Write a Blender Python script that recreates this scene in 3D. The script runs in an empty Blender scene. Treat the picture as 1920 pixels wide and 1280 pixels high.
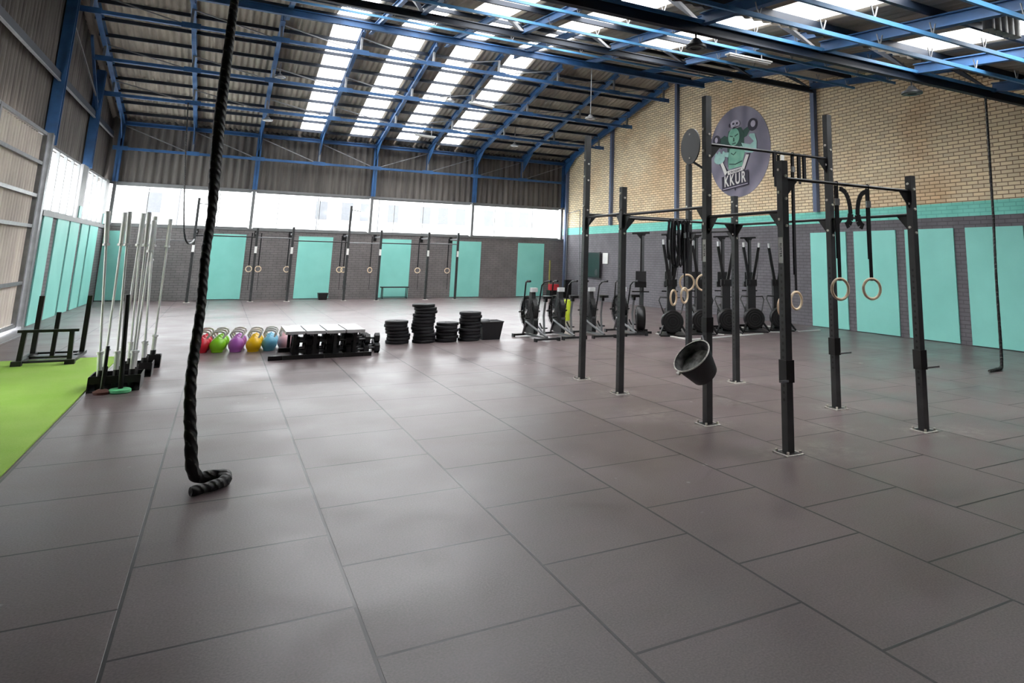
import bpy, math, random
from mathutils import Vector, Matrix
random.seed(7)
R = math.radians
sc = bpy.context.scene
COL = sc.collection

# ------------------------------------------------------------------ camera, sky, exposure
cd = bpy.data.cameras.new('camera'); cam = bpy.data.objects.new('camera', cd); COL.objects.link(cam)
F, CX, CY = 1274.923, 1167.072, 262.185      # focal length and principal point, pixels of the 1920x1280 frame
YAW, PITCH, ROLL = 0.52209, 0.17534, 0.01858
fw = Vector((math.sin(YAW)*math.cos(PITCH), math.cos(YAW)*math.cos(PITCH), math.sin(PITCH)))
rt = Vector((math.cos(YAW), -math.sin(YAW), 0)); up = rt.cross(fw)
r2 = rt*math.cos(ROLL)+up*math.sin(ROLL); u2 = -rt*math.sin(ROLL)+up*math.cos(ROLL)
cam.matrix_world = Matrix(((r2.x, u2.x, -fw.x, -0.74442), (r2.y, u2.y, -fw.y, -3.84377), (r2.z, u2.z, -fw.z, 1.70257), (0, 0, 0, 1)))
cd.sensor_width = 36; cd.lens = F*36/1920
cd.shift_x = (960-CX)/1920; cd.shift_y = (CY-640)/1920
cd.clip_start = .05; cd.clip_end = 400
sc.camera = cam

w = bpy.data.worlds.new('sky'); sc.world = w; w.use_nodes = True
bg = w.node_tree.nodes['Background']; bg.inputs[0].default_value = (.98, .975, 1, 1); bg.inputs[1].default_value = 1.0
sc.view_settings.view_transform = 'Standard'; sc.view_settings.look = 'None'
sc.view_settings.gamma = 1; sc.view_settings.use_curve_mapping = False
sc.view_settings.exposure = 3.85
sc.cycles.max_bounces = 10; sc.cycles.diffuse_bounces = 6; sc.cycles.transparent_max_bounces = 16
sc.cycles.sample_clamp_indirect = 8

# ------------------------------------------------------------------ materials
def lin(c):
    return tuple(((v/255+.055)/1.055)**2.4 if v/255 > .04045 else v/255/12.92 for v in c)+(1,)
class NT:
    def __init__(s, name):
        s.m = bpy.data.materials.new(name); s.m.use_nodes = True; s.t = s.m.node_tree; s.n = s.t.nodes
        s.b = s.n['Principled BSDF']; s.out = s.n['Material Output']
    def add(s, typ, **kw):
        n = s.n.new(typ)
        for k, v in kw.items(): setattr(n, k, v)
        return n
    def link(s, a, b): s.t.links.new(a, b)
    def val(s, sock, v):
        if hasattr(v, 'is_linked') or hasattr(v, 'node'): s.link(v, sock)
        else: sock.default_value = v
    def math(s, op, a, b=0.0, clamp=False):
        n = s.add('ShaderNodeMath', operation=op); n.use_clamp = clamp
        s.val(n.inputs[0], a); s.val(n.inputs[1], b); return n.outputs[0]
    def mix(s, f, a, b, blend='MIX'):
        n = s.add('ShaderNodeMix', data_type='RGBA', blend_type=blend)
        s.val(n.inputs[0], f); s.val(n.inputs[6], a); s.val(n.inputs[7], b); return n.outputs[2]
    def noise(s, scale, detail=3, vec=None, rough=.5):
        n = s.add('ShaderNodeTexNoise'); n.inputs['Scale'].default_value = scale; n.inputs['Detail'].default_value = detail
        n.inputs['Roughness'].default_value = rough
        s.link(vec if vec else s.obj(), n.inputs['Vector']); return n.outputs[0]
    def obj(s):
        if not hasattr(s, '_o'): s._o = s.add('ShaderNodeTexCoord').outputs['Object']
        return s._o
    def sep(s, v=None):
        n = s.add('ShaderNodeSeparateXYZ'); s.link(v or s.obj(), n.inputs[0]); return n.outputs
    def comb(s, x, y, z=0.0):
        n = s.add('ShaderNodeCombineXYZ')
        for i, v in enumerate((x, y, z)): s.val(n.inputs[i], v)
        return n.outputs[0]
    def ramp(s, v, a, b):
        n = s.add('ShaderNodeMapRange'); s.link(v, n.inputs[0]); n.inputs[1].default_value = a; n.inputs[2].default_value = b; return n.outputs[0]
    def bump(s, h, st, dist=.01):
        n = s.add('ShaderNodeBump'); n.inputs['Strength'].default_value = st; n.inputs['Distance'].default_value = dist
        s.link(h, n.inputs['Height']); s.link(n.outputs[0], s.b.inputs['Normal'])
def pm(name, c, rough=.5, metal=0., var=.12, scale=6., c2=None, bump=0., spec=.5):
    """procedural plain material: base colour broken up by noise"""
    t = NT(name); a = lin(c); b = lin(c2) if c2 else tuple(v*(1-var) for v in a[:3])+(1,)
    n = t.noise(scale, 4); t.link(t.mix(t.ramp(n, .35, .65), a, b), t.b.inputs['Base Color'])
    t.b.inputs['Roughness'].default_value = rough; t.b.inputs['Metallic'].default_value = metal
    t.b.inputs['Specular IOR Level'].default_value = spec
    if bump: t.bump(t.noise(scale*12, 3), bump)
    return t.m
M = {}
M['black'] = pm('black_powder_coat', (16, 16, 17), .42)
M['blacks'] = pm('black_satin', (14, 14, 15), .35)
M['rubber'] = pm('black_rubber', (22, 22, 27), .6, bump=.15)
M['dark'] = pm('dark_grey_plastic', (34, 35, 37), .45)
M['grey'] = pm('grey_plastic', (78, 80, 82), .4)
M['white'] = pm('white_paint', (225, 226, 222), .5, var=.06)
M['chrome'] = pm('brushed_steel', (226, 228, 228), .35, .3, var=.12)
M['steel'] = pm('galvanised_steel', (140, 142, 144), .4, .5, var=.2)
M['blue'] = pm('blue_steel_paint', (50, 96, 146), .5, var=.35, scale=2.5)
M['blued'] = pm('dark_blue_steel_paint', (24, 36, 52), .55, var=.35, scale=2.5)
M['bluel'] = pm('light_blue_steel_paint', (84, 146, 196), .45, var=.25, scale=2.5)
M['kbh'] = pm('pale_steel_handle', (214, 214, 208), .4, .2)
M['bgrey'] = pm('blue_grey_steel_paint', (100, 114, 142), .6)
M['wood'] = pm('birch_wood', (250, 228, 194), .45, var=.12, scale=14)
M['strap'] = pm('black_webbing', (24, 24, 28), .8)
M['teal'] = pm('teal_paint', (152, 230, 218), .5, var=.07, scale=1.3, c2=(142, 222, 210))
M['tealw'] = pm('teal_wall_pad', (146, 224, 212), .55, var=.07, scale=.9, c2=(138, 216, 204))
M['bolt'] = pm('zinc_bolt', (235, 232, 220), .3, .3)
M['chalk'] = pm('chalk_dusted_metal', (246, 244, 236), .7, var=.4, scale=40)
M['frame'] = pm('window_frame_grey', (120, 122, 122), .5)
M['sticker'] = pm('white_sticker', (252, 252, 248), .5, var=.03)
M['green'] = pm('mint_green_rubber', (110, 215, 150), .5)
M['red'] = pm('red_plastic', (200, 50, 60), .4)
M['concrete'] = pm('pale_render', (205, 206, 204), .8)
M['corr'] = None

def corr_mat(name, c, c2, band=None):
    t = NT(name); o = t.obj()
    mp = t.add('ShaderNodeMapping'); mp.inputs['Scale'].default_value = band or (1, 1, 1); t.link(o, mp.inputs[0])
    n1 = t.noise(1.2, 5, mp.outputs[0], .65); n2 = t.noise(.35, 2)
    c_ = t.mix(t.ramp(n1, .35, .7), lin(c), lin(c2)); c_ = t.mix(t.ramp(n2, .4, .7), c_, t.mix(.35, c_, lin((60, 56, 52))))
    t.link(c_, t.b.inputs['Base Color']); t.b.inputs['Roughness'].default_value = .85
    return t.m
M['roof'] = corr_mat('fibre_cement_roof', (164, 156, 142), (130, 122, 112), (4, .6, 1))
M['clad'] = corr_mat('fibre_cement_cladding', (120, 115, 110), (78, 74, 72), (5, 5, .35))
M['gate'] = corr_mat('cream_gate_sheet', (240, 232, 220), (214, 202, 194), (1, 3, .5))

def mat_glass(name, tint, tr):
    t = NT(name); t.n.remove(t.b)
    a = t.add('ShaderNodeBsdfTransparent'); a.inputs[0].default_value = tint
    g = t.add('ShaderNodeBsdfGlossy'); g.inputs['Roughness'].default_value = .05
    x = t.add('ShaderNodeMixShader'); n = t.noise(2.0, 2); f = t.math('MULTIPLY_ADD', n, .02); 
    t.n[f.node.name].inputs[2].default_value = tr
    t.link(f, x.inputs[0]); t.link(a.outputs[0], x.inputs[1]); t.link(g.outputs[0], x.inputs[2]); t.link(x.outputs[0], t.out.inputs[0])
    return t.m
M['glass'] = mat_glass('window_glass', (.94, .96, .96, 1), .03)
def mat_sky():
    t = NT('translucent_rooflight'); t.n.remove(t.b)
    a = t.add('ShaderNodeBsdfTransparent'); d = t.add('ShaderNodeBsdfTranslucent'); d.inputs[0].default_value = (.9, .9, .88, 1)
    n = t.noise(3.0, 3); c = t.mix(t.ramp(n, .3, .7), (.92, .93, .92, 1), (.82, .83, .82, 1)); t.link(c, a.inputs[0])
    x = t.add('ShaderNodeMixShader'); x.inputs[0].default_value = .3
    t.link(a.outputs[0], x.inputs[1]); t.link(d.outputs[0], x.inputs[2]); t.link(x.outputs[0], t.out.inputs[0]); return t.m
M['sky'] = mat_sky()

RIG = [(3.94, 5.36, 3.58), (3.9, 4.18, 2.69), (3.915, 2.32, 3.59), (3.9, 1.09, 2.69), (5.87, 4.22, 2.69), (5.83, 2.3, 3.6), (5.82, 1.1, 2.69), (5.87, 5.4, 3.3)]
def mat_floor():
    t = NT('rubber_floor_tiles'); s = t.sep(); v = t.comb(s[1], s[0])
    br = t.add('ShaderNodeTexBrick'); br.offset = .5; br.offset_frequency = 2; t.link(v, br.inputs['Vector'])
    for k, x in (('Scale', 1), ('Mortar Size', .01), ('Mortar Smooth', .3), ('Bias', 0), ('Brick Width', 1), ('Row Height', 1)): br.inputs[k].default_value = x
    br.inputs['Color1'].default_value = (.40, .40, .40, 1); br.inputs['Color2'].default_value = (.6, .6, .6, 1)
    n1 = t.noise(1.1, 5, None, .6); n2 = t.noise(90, 2); mp = t.add('ShaderNodeMapping'); mp.inputs['Scale'].default_value = (.5, 2.2, 1); t.link(t.obj(), mp.inputs[0]); n3 = t.noise(1.6, 4, mp.outputs[0])
    base = t.mix(t.ramp(n1, .3, .7), lin((80, 66, 69)), lin((120, 104, 106)))
    base = t.mix(t.ramp(n3, .35, .75), base, lin((100, 89, 86)))
    base = t.mix(.3, base, br.outputs['Color'], 'OVERLAY')
    base = t.mix(.25, base, t.mix(t.ramp(n2, .3, .7), lin((88, 78, 78)), lin((160, 150, 149))))
    # chalk dust trodden in around the feet of the rig
    acc = None
    for x, y, h in RIG[:7]+[(4.35, 1.0, 0), (5.0, 1.6, 0), (6.2, .9, 0), (3.6, 3.0, 0), (4.9, 3.2, 0)]:
        d = t.add('ShaderNodeVectorMath', operation='DISTANCE'); t.link(t.obj(), d.inputs[0]); d.inputs[1].default_value = (x, y, 0)
        q = t.math('SUBTRACT', 1.0, t.math('MULTIPLY', d.outputs['Value'], 2.6 if h else 2.2), True); q = t.math('MULTIPLY', q, 1 if h else .6)
        acc = q if acc is None else t.math('MAXIMUM', acc, q)
    cn = t.ramp(t.noise(7, 6, None, .7), .42, .68); f = t.math('MULTIPLY', t.math('MULTIPLY', acc, cn), .55, True)
    base = t.mix(f, base, lin((190, 184, 176)))
    # small scattered chalk specks
    sp = t.ramp(t.noise(5.5, 1, None, .3), .80, .83); base = t.mix(t.math('MULTIPLY', sp, .35, True), base, lin((200, 198, 192)))
    col = t.mix(br.outputs['Fac'], base, lin((24, 19, 21)))
    t.link(col, t.b.inputs['Base Color'])
    t.link(t.ramp(n1, -.45, 2.1), t.b.inputs['Roughness'])
    t.b.inputs['Specular IOR Level'].default_value = .42
    h = t.math('SUBTRACT', t.math('MULTIPLY', n2, .25), br.outputs['Fac']); t.bump(h, .22, .005)
    return t.m
M['floor'] = mat_floor()

def mat_brick(name, zb, zt, upper, mortar_u, lower, sx):
    """brick laid along local x (sx = which object axis runs along the wall); painted grey below zb, teal band zb..zt, bare above"""
    t = NT(name); s = t.sep(); v = t.comb(s[sx], s[2])
    br = t.add('ShaderNodeTexBrick'); t.link(v, br.inputs['Vector'])
    for k, x in (('Scale', 1), ('Mortar Size', .011), ('Mortar Smooth', .2), ('Bias', -.1), ('Brick Width', .27), ('Row Height', .088)): br.inputs[k].default_value = x
    br.inputs['Color1'].default_value = lin(upper); br.inputs['Color2'].default_value = lin(tuple(c*.9 for c in upper)); br.inputs['Mortar'].default_value = lin(mortar_u)  # mortar tone darkened to stand for shade in the brick joints
    n = t.noise(.55, 4); up_ = t.mix(t.math('MULTIPLY', t.ramp(n, .45, .75), .5), br.outputs['Color'], lin((214, 170, 118)), 'MULTIPLY')
    n2 = t.noise(2.5, 4); lo = t.mix(t.ramp(n2, .3, .7), lin(lower), lin(tuple(c*.88 for c in lower)))
    lo = t.mix(t.math('MULTIPLY', br.outputs['Fac'], .55), lo, lin(tuple(c*.6 for c in lower)))
    tl = t.mix(t.ramp(n2, .3, .7), lin((134, 222, 206)), lin((122, 210, 194))); tl = t.mix(t.math('MULTIPLY', br.outputs['Fac'], .35), tl, lin((70, 150, 140)))
    c = t.mix(t.math('GREATER_THAN', s[2], zb), lo, tl); c = t.mix(t.math('GREATER_THAN', s[2], zt), c, up_)
    t.link(c, t.b.inputs['Base Color']); t.b.inputs['Roughness'].default_value = .75
    t.bump(t.math('SUBTRACT', 1.0, br.outputs['Fac']), .5, .012); return t.m
M['brickR'] = mat_brick('brick_wall_cream_over_grey', 2.826, 3.15, (250, 232, 196), (150, 126, 96), (112, 109, 114), 1)
M['brickB'] = mat_brick('brick_wall_painted_grey', 9, 10, (226, 206, 166), (134, 112, 84), (132, 127, 126), 0)
M['brickL'] = mat_brick('brick_wall_grey_side', 9, 10, (226, 206, 166), (134, 112, 84), (118, 116, 118), 1)

def mat_upright():
    t = NT('drilled_black_steel'); s = t.sep()
    z = t.math('MULTIPLY', t.math('SUBTRACT', t.math('FRACT', t.math('MULTIPLY', s[2], 1/.0625)), .5), .0625)
    d = t.math('SQRT', t.math('ADD', t.math('POWER', s[1], 2.0), t.math('POWER', z, 2.0)))
    f = t.math('LESS_THAN', d, .0135); f = t.math('MULTIPLY', f, t.math('LESS_THAN', s[2], 1.68)); f = t.math('MULTIPLY', f, t.math('GREATER_THAN', s[2], .45))
    ax = t.math('GREATER_THAN', t.math('ABSOLUTE', s[0]), .038); f = t.math('MULTIPLY', f, ax)
    n = t.noise(5, 4); c = t.mix(t.ramp(n, .35, .65), lin((60, 62, 62)), lin((48, 49, 51)))
    t.link(t.mix(f, c, lin((4, 4, 4))), t.b.inputs['Base Color']); t.b.inputs['Roughness'].default_value = .42; return t.m
M['upright'] = mat_upright()
def mat_turf():
    t = NT('green_artificial_turf'); n = t.noise(260, 2); n2 = t.noise(1.4, 4)
    c = t.mix(t.ramp(n, .3, .7), lin((150, 210, 62)), lin((190, 236, 104))); c = t.mix(t.ramp(n2, .35, .7), c, t.mix(.35, c, lin((204, 238, 132))))
    t.link(c, t.b.inputs['Base Color']); t.b.inputs['Roughness'].default_value = .9; t.bump(n, .8, .01); return t.m
M['turf'] = mat_turf()
def mat_emblem():
    t = NT('purple_grey_mural_paint'); s = t.sep(); n = t.noise(1.3, 4)
    wv = t.add('ShaderNodeTexWave', wave_type='RINGS', rings_direction='SPHERICAL'); wv.inputs['Scale'].default_value = .5; wv.inputs['Distortion'].default_value = 7; wv.inputs['Detail'].default_value = 2; t.link(t.obj(), wv.inputs[0])
    c = t.mix(t.ramp(n, .3, .7), lin((130, 126, 142)), lin((152, 148, 164))); c = t.mix(t.math('MULTIPLY', wv.outputs['Fac'], .6), c, lin((98, 94, 110)))
    t.link(c, t.b.inputs['Base Color']); t.b.inputs['Roughness'].default_value = .8; return t.m
M['mural'] = mat_emblem()

# ------------------------------------------------------------------ mesh building helpers
class MB:
    def __init__(s): s.v = []; s.f = []
    def quadbox(s, c8):
        k = len(s.v); s.v += [tuple(c) for c in c8]
        s.f += [tuple(k+i for i in q) for q in ((0, 3, 2, 1), (4, 5, 6, 7), (0, 1, 5, 4), (1, 2, 6, 5), (2, 3, 7, 6), (3, 0, 4, 7))]; return s
    def box(s, x0, x1, y0, y1, z0, z1):
        return s.quadbox([(x0, y0, z0), (x1, y0, z0), (x1, y1, z0), (x0, y1, z0), (x0, y0, z1), (x1, y0, z1), (x1, y1, z1), (x0, y1, z1)])
    def beam(s, p, q, w_, h_, upv=(0, 0, 1)):
        p = Vector(p); q = Vector(q); d = (q-p).normalized(); u = Vector(upv)
        if abs(d.dot(u)) > .98: u = Vector((0, 1, 0))
        a = d.cross(u).normalized(); b = a.cross(d).normalized(); a *= w_/2; b *= h_/2
        return s.quadbox([p-a-b, p+a-b, q+a-b, q-a-b, p-a+b, p+a+b, q+a+b, q-a+b])
    def ibeam(s, p, q, w_, h_, t_=.02, upv=(0, 0, 1)):
        p = Vector(p); q = Vector(q); d = (q-p).normalized(); u = Vector(upv)
        if abs(d.dot(u)) > .98: u = Vector((0, 1, 0))
        a = d.cross(u).normalized(); b = a.cross(d).normalized()
        s.beam(p, q, t_, h_, upv); o = b*(h_/2-t_/2); s.beam(p+o, q+o, w_, t_, upv); s.beam(p-o, q-o, w_, t_, upv); return s
    def tube(s, pts, r, n=10, cap=True, sq=1.0):
        pts = [Vector(p) for p in pts]; rs = r if isinstance(r, (list, tuple)) else [r]*len(pts); k0 = len(s.v)
        T = (pts[1]-pts[0]).normalized(); a = T.orthogonal().normalized()
        for i, p in enumerate(pts):
            if i == 0: t = T
            elif i == len(pts)-1: t = (pts[i]-pts[i-1]).normalized()
            else: t = ((pts[i+1]-pts[i]).normalized()+(pts[i]-pts[i-1]).normalized()).normalized()
            a = (a-t*a.dot(t)).normalized(); b = t.cross(a)
            for j in range(n):
                g = 2*math.pi*j/n; s.v.append(tuple(p+a*math.cos(g)*rs[i]+b*math.sin(g)*rs[i]*sq))
            if i:
                for j in range(n):
                    A = k0+(i-1)*n+j; B = k0+(i-1)*n+(j+1) % n; s.f.append((A, B, B+n, A+n))
        if cap: s.f.append(tuple(k0+j for j in reversed(range(n)))); s.f.append(tuple(k0+(len(pts)-1)*n+j for j in range(n)))
        return s
    def cyl(s, p, q, r, n=20, r2_=None):
        return s.tube([p, q], [r, r if r2_ is None else r2_], n)
    def lathe(s, prof, c=(0, 0, 0), n=24, ax='z', closed=False):
        k = len(s.v); c = Vector(c); m = len(prof)
        for r_, h in prof:
            for j in range(n):
                g = 2*math.pi*j/n; a, b = r_*math.cos(g), r_*math.sin(g)
                s.v.append(tuple(c+Vector({'z': (a, b, h), 'x': (h, a, b), 'y': (b, h, a)}[ax])))
        for i in range(m if closed else m-1):
            i2 = (i+1) % m
            for j in range(n): s.f.append((k+i*n+j, k+i*n+(j+1) % n, k+i2*n+(j+1) % n, k+i2*n+j))
        if not closed:
            if prof[0][0] > 1e-5: s.f.append(tuple(k+j for j in reversed(range(n))))
            if prof[-1][0] > 1e-5: s.f.append(tuple(k+(m-1)*n+j for j in range(n)))
        return s
    def torus(s, c, R_, r_, ax='y', n=32, m=10, sx=1.):
        prof = [(R_+r_*math.cos(2*math.pi*i/m), r_*math.sin(2*math.pi*i/m)) for i in range(m)]
        return s.lathe(prof, c, n, ax, True)
    def prism(s, poly, o, ex, ey, ez, t_):
        """extrude 2D polygon: o + x*ex + y*ey, thickness t_ along ez"""
        o, ex, ey, ez = Vector(o), Vector(ex), Vector(ey), Vector(ez); k = len(s.v); n = len(poly)
        for d in (0, t_):
            for x, y in poly: s.v.append(tuple(o+ex*x+ey*y+ez*d))
        s.f.append(tuple(k+i for i in reversed(range(n)))); s.f.append(tuple(k+n+i for i in range(n)))
        for i in range(n): j = (i+1) % n; s.f.append((k+i, k+j, k+n+j, k+n+i))
        return s
    def corr(s, o, eu, ev, lu, lv, en, amp=.026, per=.177, nv=1):
        """corrugated sheet of real waves: lu across the waves, lv along them"""
        o, eu, ev, en = Vector(o), Vector(eu), Vector(ev), Vector(en); k = len(s.v)
        nu = max(2, int(lu/per*8)); 
        for j in range(nv+1):
            for i in range(nu+1):
                x = lu*i/nu; s.v.append(tuple(o+eu*x+ev*(lv*j/nv)+en*amp*math.cos(2*math.pi*x/per)))
        for j in range(nv):
            for i in range(nu): a = k+j*(nu+1)+i; s.f.append((a, a+1, a+nu+2, a+nu+1))
        return s
    def build(s, name, mat, parent=None, loc=(0, 0, 0), smooth=False, rot=None, **props):
        me = bpy.data.meshes.new(name); me.from_pydata(s.v, [], s.f); me.materials.append(M[mat] if isinstance(mat, str) else mat)
        if smooth:
            me.shade_smooth()
            try: me.set_sharp_from_angle(angle=R(40))
            except Exception: pass
        me.update(); o = bpy.data.objects.new(name, me); COL.objects.link(o); o.location = loc
        if rot: o.rotation_euler = rot
        if parent: o.parent = parent
        for k, v in props.items(): o[k] = v
        return o
def thing(name, label, cat, loc=(0, 0, 0), rz=0, group=None, rot=None):
    o = bpy.data.objects.new(name, None); COL.objects.link(o); o.location = loc; o.rotation_euler = rot or (0, 0, rz)
    o.empty_display_size = .2; o['label'] = label; o['category'] = cat
    if group: o['group'] = group
    return o
def tag(o, label, cat, group=None):
    o['label'] = label; o['category'] = cat
    if group: o['group'] = group
    return o
KIDS = {}
def kids(o): return [c for c in bpy.data.objects if c.parent == o]
def dup(root, loc, rz=0, label=None, rot=None, mats=None, tree=None):
    tree = tree or [(c, kids(c)) for c in kids(root)]
    r = root.copy(); COL.objects.link(r); r.location = loc; r.rotation_euler = rot or (0, 0, rz)
    if label: r['label'] = label
    for ch, gs in tree:
        c = ch.copy(); COL.objects.link(c); c.parent = r
        if mats and ch.name.split('.')[0] in mats:
            c.data = ch.data.copy(); c.data.materials[0] = mats[ch.name.split('.')[0]]
        for g in gs: d = g.copy(); COL.objects.link(d); d.parent = c
    return r
def st(mb, name, mat, parent=None, smooth=False, loc=(0, 0, 0)):
    if parent: return mb.build(name, mat, parent, loc, smooth)
    return mb.build(name, mat, None, loc, smooth, kind='structure')
def sempty(name):
    o = bpy.data.objects.new(name, None); COL.objects.link(o); o['kind'] = 'structure'; return o
def text(body, size, name, mat, parent, mw, ext=.002, spacing=1., sx=1.):
    c = bpy.data.curves.new(name, 'FONT'); c.body = body; c.size = size; c.extrude = ext; c.align_x = 'CENTER'; c.align_y = 'CENTER'; c.space_character = spacing; c.offset = size*.02
    o = bpy.data.objects.new(name+'_tmp', c); COL.objects.link(o); dg = bpy.context.evaluated_depsgraph_get(); dg.update()
    me = bpy.data.meshes.new_from_object(o.evaluated_get(dg)); bpy.data.objects.remove(o); me.materials.clear(); me.materials.append(M[mat] if isinstance(mat, str) else mat)
    me.transform(Matrix.Diagonal((sx, 1, 1, 1))); me.transform(mw)
    q = bpy.data.objects.new(name, me); COL.objects.link(q); q.parent = parent; return q

# ------------------------------------------------------------------ the hall
XL, YB = -4.42, 25.72
KX, KY, CXR = 13.67, 10.05, 13.13      # right wall: straight to KY, then leaning slightly inwards to CXR at the back
zb = lambda y: 12.19-.225*y            # back slope of the roof
YR = 16.6                              # ridge
# front side: three shallow roof bays, each stepping down towards the camera at a cross beam
BAYS = [(-9.0, 3.34, 4.866, .1), (3.34, 10.0, 5.83, .115), (10.0, YR, 6.624, .11)]
def zn(y):
    for a, b, z0, k in BAYS:
        if y < b: return z0+k*y
    return z0+k*y
wx = lambda y: KX if y <= KY else KX+(CXR-KX)*(y-KY)/(YB-KY)

st(MB().box(-4.7, 14.2, -9, 26.2, -.12, 0), 'floor', 'floor')
# right wall: near and far leaf, gable top following the roof
def gable(y0, y1, name):
    ys = [y0]+[q for b_ in (3.34, 10.0, YR) for q in (b_-1e-4, b_+1e-4) if y0 < q < y1]+[y1]; poly = [(y0, 0), (y1, 0)]+[(y, (zn(y) if y <= YR else zb(y))+.05) for y in reversed(ys)]
    a = Vector((wx(y0+1e-6), y0, 0)); b = Vector((wx(y1), y1, 0)); m = MB(); k = len(poly)
    for off in (0, .2):
        for y, z in poly:
            p = a+(b-a)*((y-y0)/(y1-y0)); m.v.append((p.x+off, p.y, z))
    m.f.append(tuple(range(k))); m.f.append(tuple(k+i for i in reversed(range(k))))
    for i in range(k): j = (i+1) % k; m.f.append((i, k+i, k+j, j))
    return st(m, name, 'brickR')
gable(-9, KY, 'wall_right'); gable(KY, YB+.2, 'wall_right')
# back wall: painted brick, window band, corrugated cladding above
st(MB().box(XL, CXR+.1, YB, YB+.2, 0, 2.6), 'wall_back', 'brickB')
m = MB(); m.corr((XL-.35, YB+.05, 4.08), (1, 0, 0), (0, 0, 1), CXR+.45-XL, 2.5, (0, -1, 0), .03, .25); st(m, 'wall_back_upper', 'clad')
st(MB().box(XL, CXR, YB-.04, YB+.2, 2.56, 2.64), 'trim_1', 'frame')
st(MB().box(XL, CXR, YB-.02, YB+.12, 4.03, 4.12), 'trim_2', 'frame')
cols = [XL+.1, .05, 4.36, 8.64, 12.95]
minor = [[-3.26, -1.05], [.93, 2.41], [5.3, 6.5], [9.72, 11.54]]
for i in range(4):
    fr = sempty('window_%d' % (i+1)); a, b = cols[i]+.08, cols[i+1]-.08; m = MB()
    for x in minor[i]: m.box(x-.012, x+.012, YB+.04, YB+.08, 2.64, 4.03)
    m.box(a, b, YB+.03, YB+.09, 2.64, 2.68); m.box(a, b, YB+.03, YB+.09, 3.99, 4.03); m.build('window_frame', 'frame', fr)
    m = MB(); m.box(a, b, YB+.055, YB+.061, 2.66, 4.0); m.build('pane', 'glass', fr)
for a, b in [(-4.38, -3.64), (-1.17, -.04), (1.76, 3.01), (4.81, 6.08), (7.84, 9.13), (10.87, 12.16)]:
    st(MB().box(a, b, YB-.025, YB+.01, .03, 2.4), 'teal_wall_panel', 'teal')
for a, b in [(10.36, 9.08), (8.81, 7.5), (7.23, 5.93), (5.64, 4.34), (4.07, 2.8)]:
    st(MB().box(wx(9)-.03, KX+.01, b, a, .02, 2.57), 'teal_wall_panel', 'tealw')
st(MB().box(XL-.3, KX+.3, -9.2, -9.0, 0, 4.1), 'unseen_wall_front', 'brickB')  # unseen end wall, added to keep daylight off the near floor
# left wall
st(MB().box(XL-.2, XL, 15.5, YB+.2, 0, 2.55), 'wall_left', 'brickL')
m = MB(); m.corr((XL-.24, -9, 4.1), (0, 1, 0), (0, 0, 1), 34.9, 4.8, (1, 0, 0), .03, .25); st(m, 'wall_left_upper', 'clad')
st(MB().box(XL-.2, XL, -9, 6.5, 0, 4.12), 'wall_left', 'brickL')
for a, b in [(16.45, 17.41), (17.99, 19.45), (19.68, 21.0), (21.4, 22.6), (22.85, 24.4)]:
    st(MB().box(XL-.01, XL+.03, a, b, .01, 2.47), 'teal_wall_panel', 'teal')
st(MB().box(XL-.02, XL+.05, 16.2, 25.6, 2.47, 2.58), 'trim_3', 'frame')
for n_, (a, b) in enumerate([(16.45, 20.15), (21.6, 25.1)]):
    fr = sempty('window_%d' % (5+n_)); m = MB(); k = 4
    for i in range(k+1): y = a+(b-a)*i/k; m.box(XL-.1, XL-.03, y-.035, y+.035, 2.58, 4.1)
    for z in (2.6, 4.08): m.box(XL-.1, XL-.03, a, b, z-.03, z+.03)
    m.build('window_frame', 'frame', fr); m = MB(); m.box(XL-.07, XL-.064, a, b, 2.6, 4.08); m.build('pane', 'glass', fr)
for y in (15.95, 20.9, 25.4):
    st(MB().box(XL-.15, XL, y-.45 if y > 16 else y-.3, y+.35 if y < 25 else y+.3, 2.55, 4.12), 'trim_4', 'frame')
    st(MB().box(XL, XL+.02, y-.2, y+.2, 2.62, 2.95), 'trim_5', 'teal')
# big sliding gate of corrugated sheet in the left wall
g = sempty('door_1'); m = MB(); m.corr((XL, 7.0, .15), (0, 1, 0), (0, 0, 1), 8.2, 4.0, (1, 0, 0), .035, .2); m.build('door_sheet', 'gate', g)
m = MB()
for z in (.12, 1.0, 2.2, 2.85, 3.55, 4.2): m.beam((XL+.06, 7.0, z), (XL+.06, 15.2, z), .05, .07)
for y in (7.0, 11.55, 15.2): m.beam((XL+.05, y, .1), (XL+.05, y, 4.22), .08, .1, (0, 1, 0))
m.build('door_frame', 'steel', g)
st(MB().box(XL-.15, XL+.12, 15.32, 15.72, 0, 4.25).box(XL+.12, XL+.16, 15.32, 15.38, 0, 4.25), 'door_post', 'steel')
st(MB().box(XL-.05, XL+.35, 7, 15.9, .0, .02), 'door_threshold', 'steel')

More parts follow.
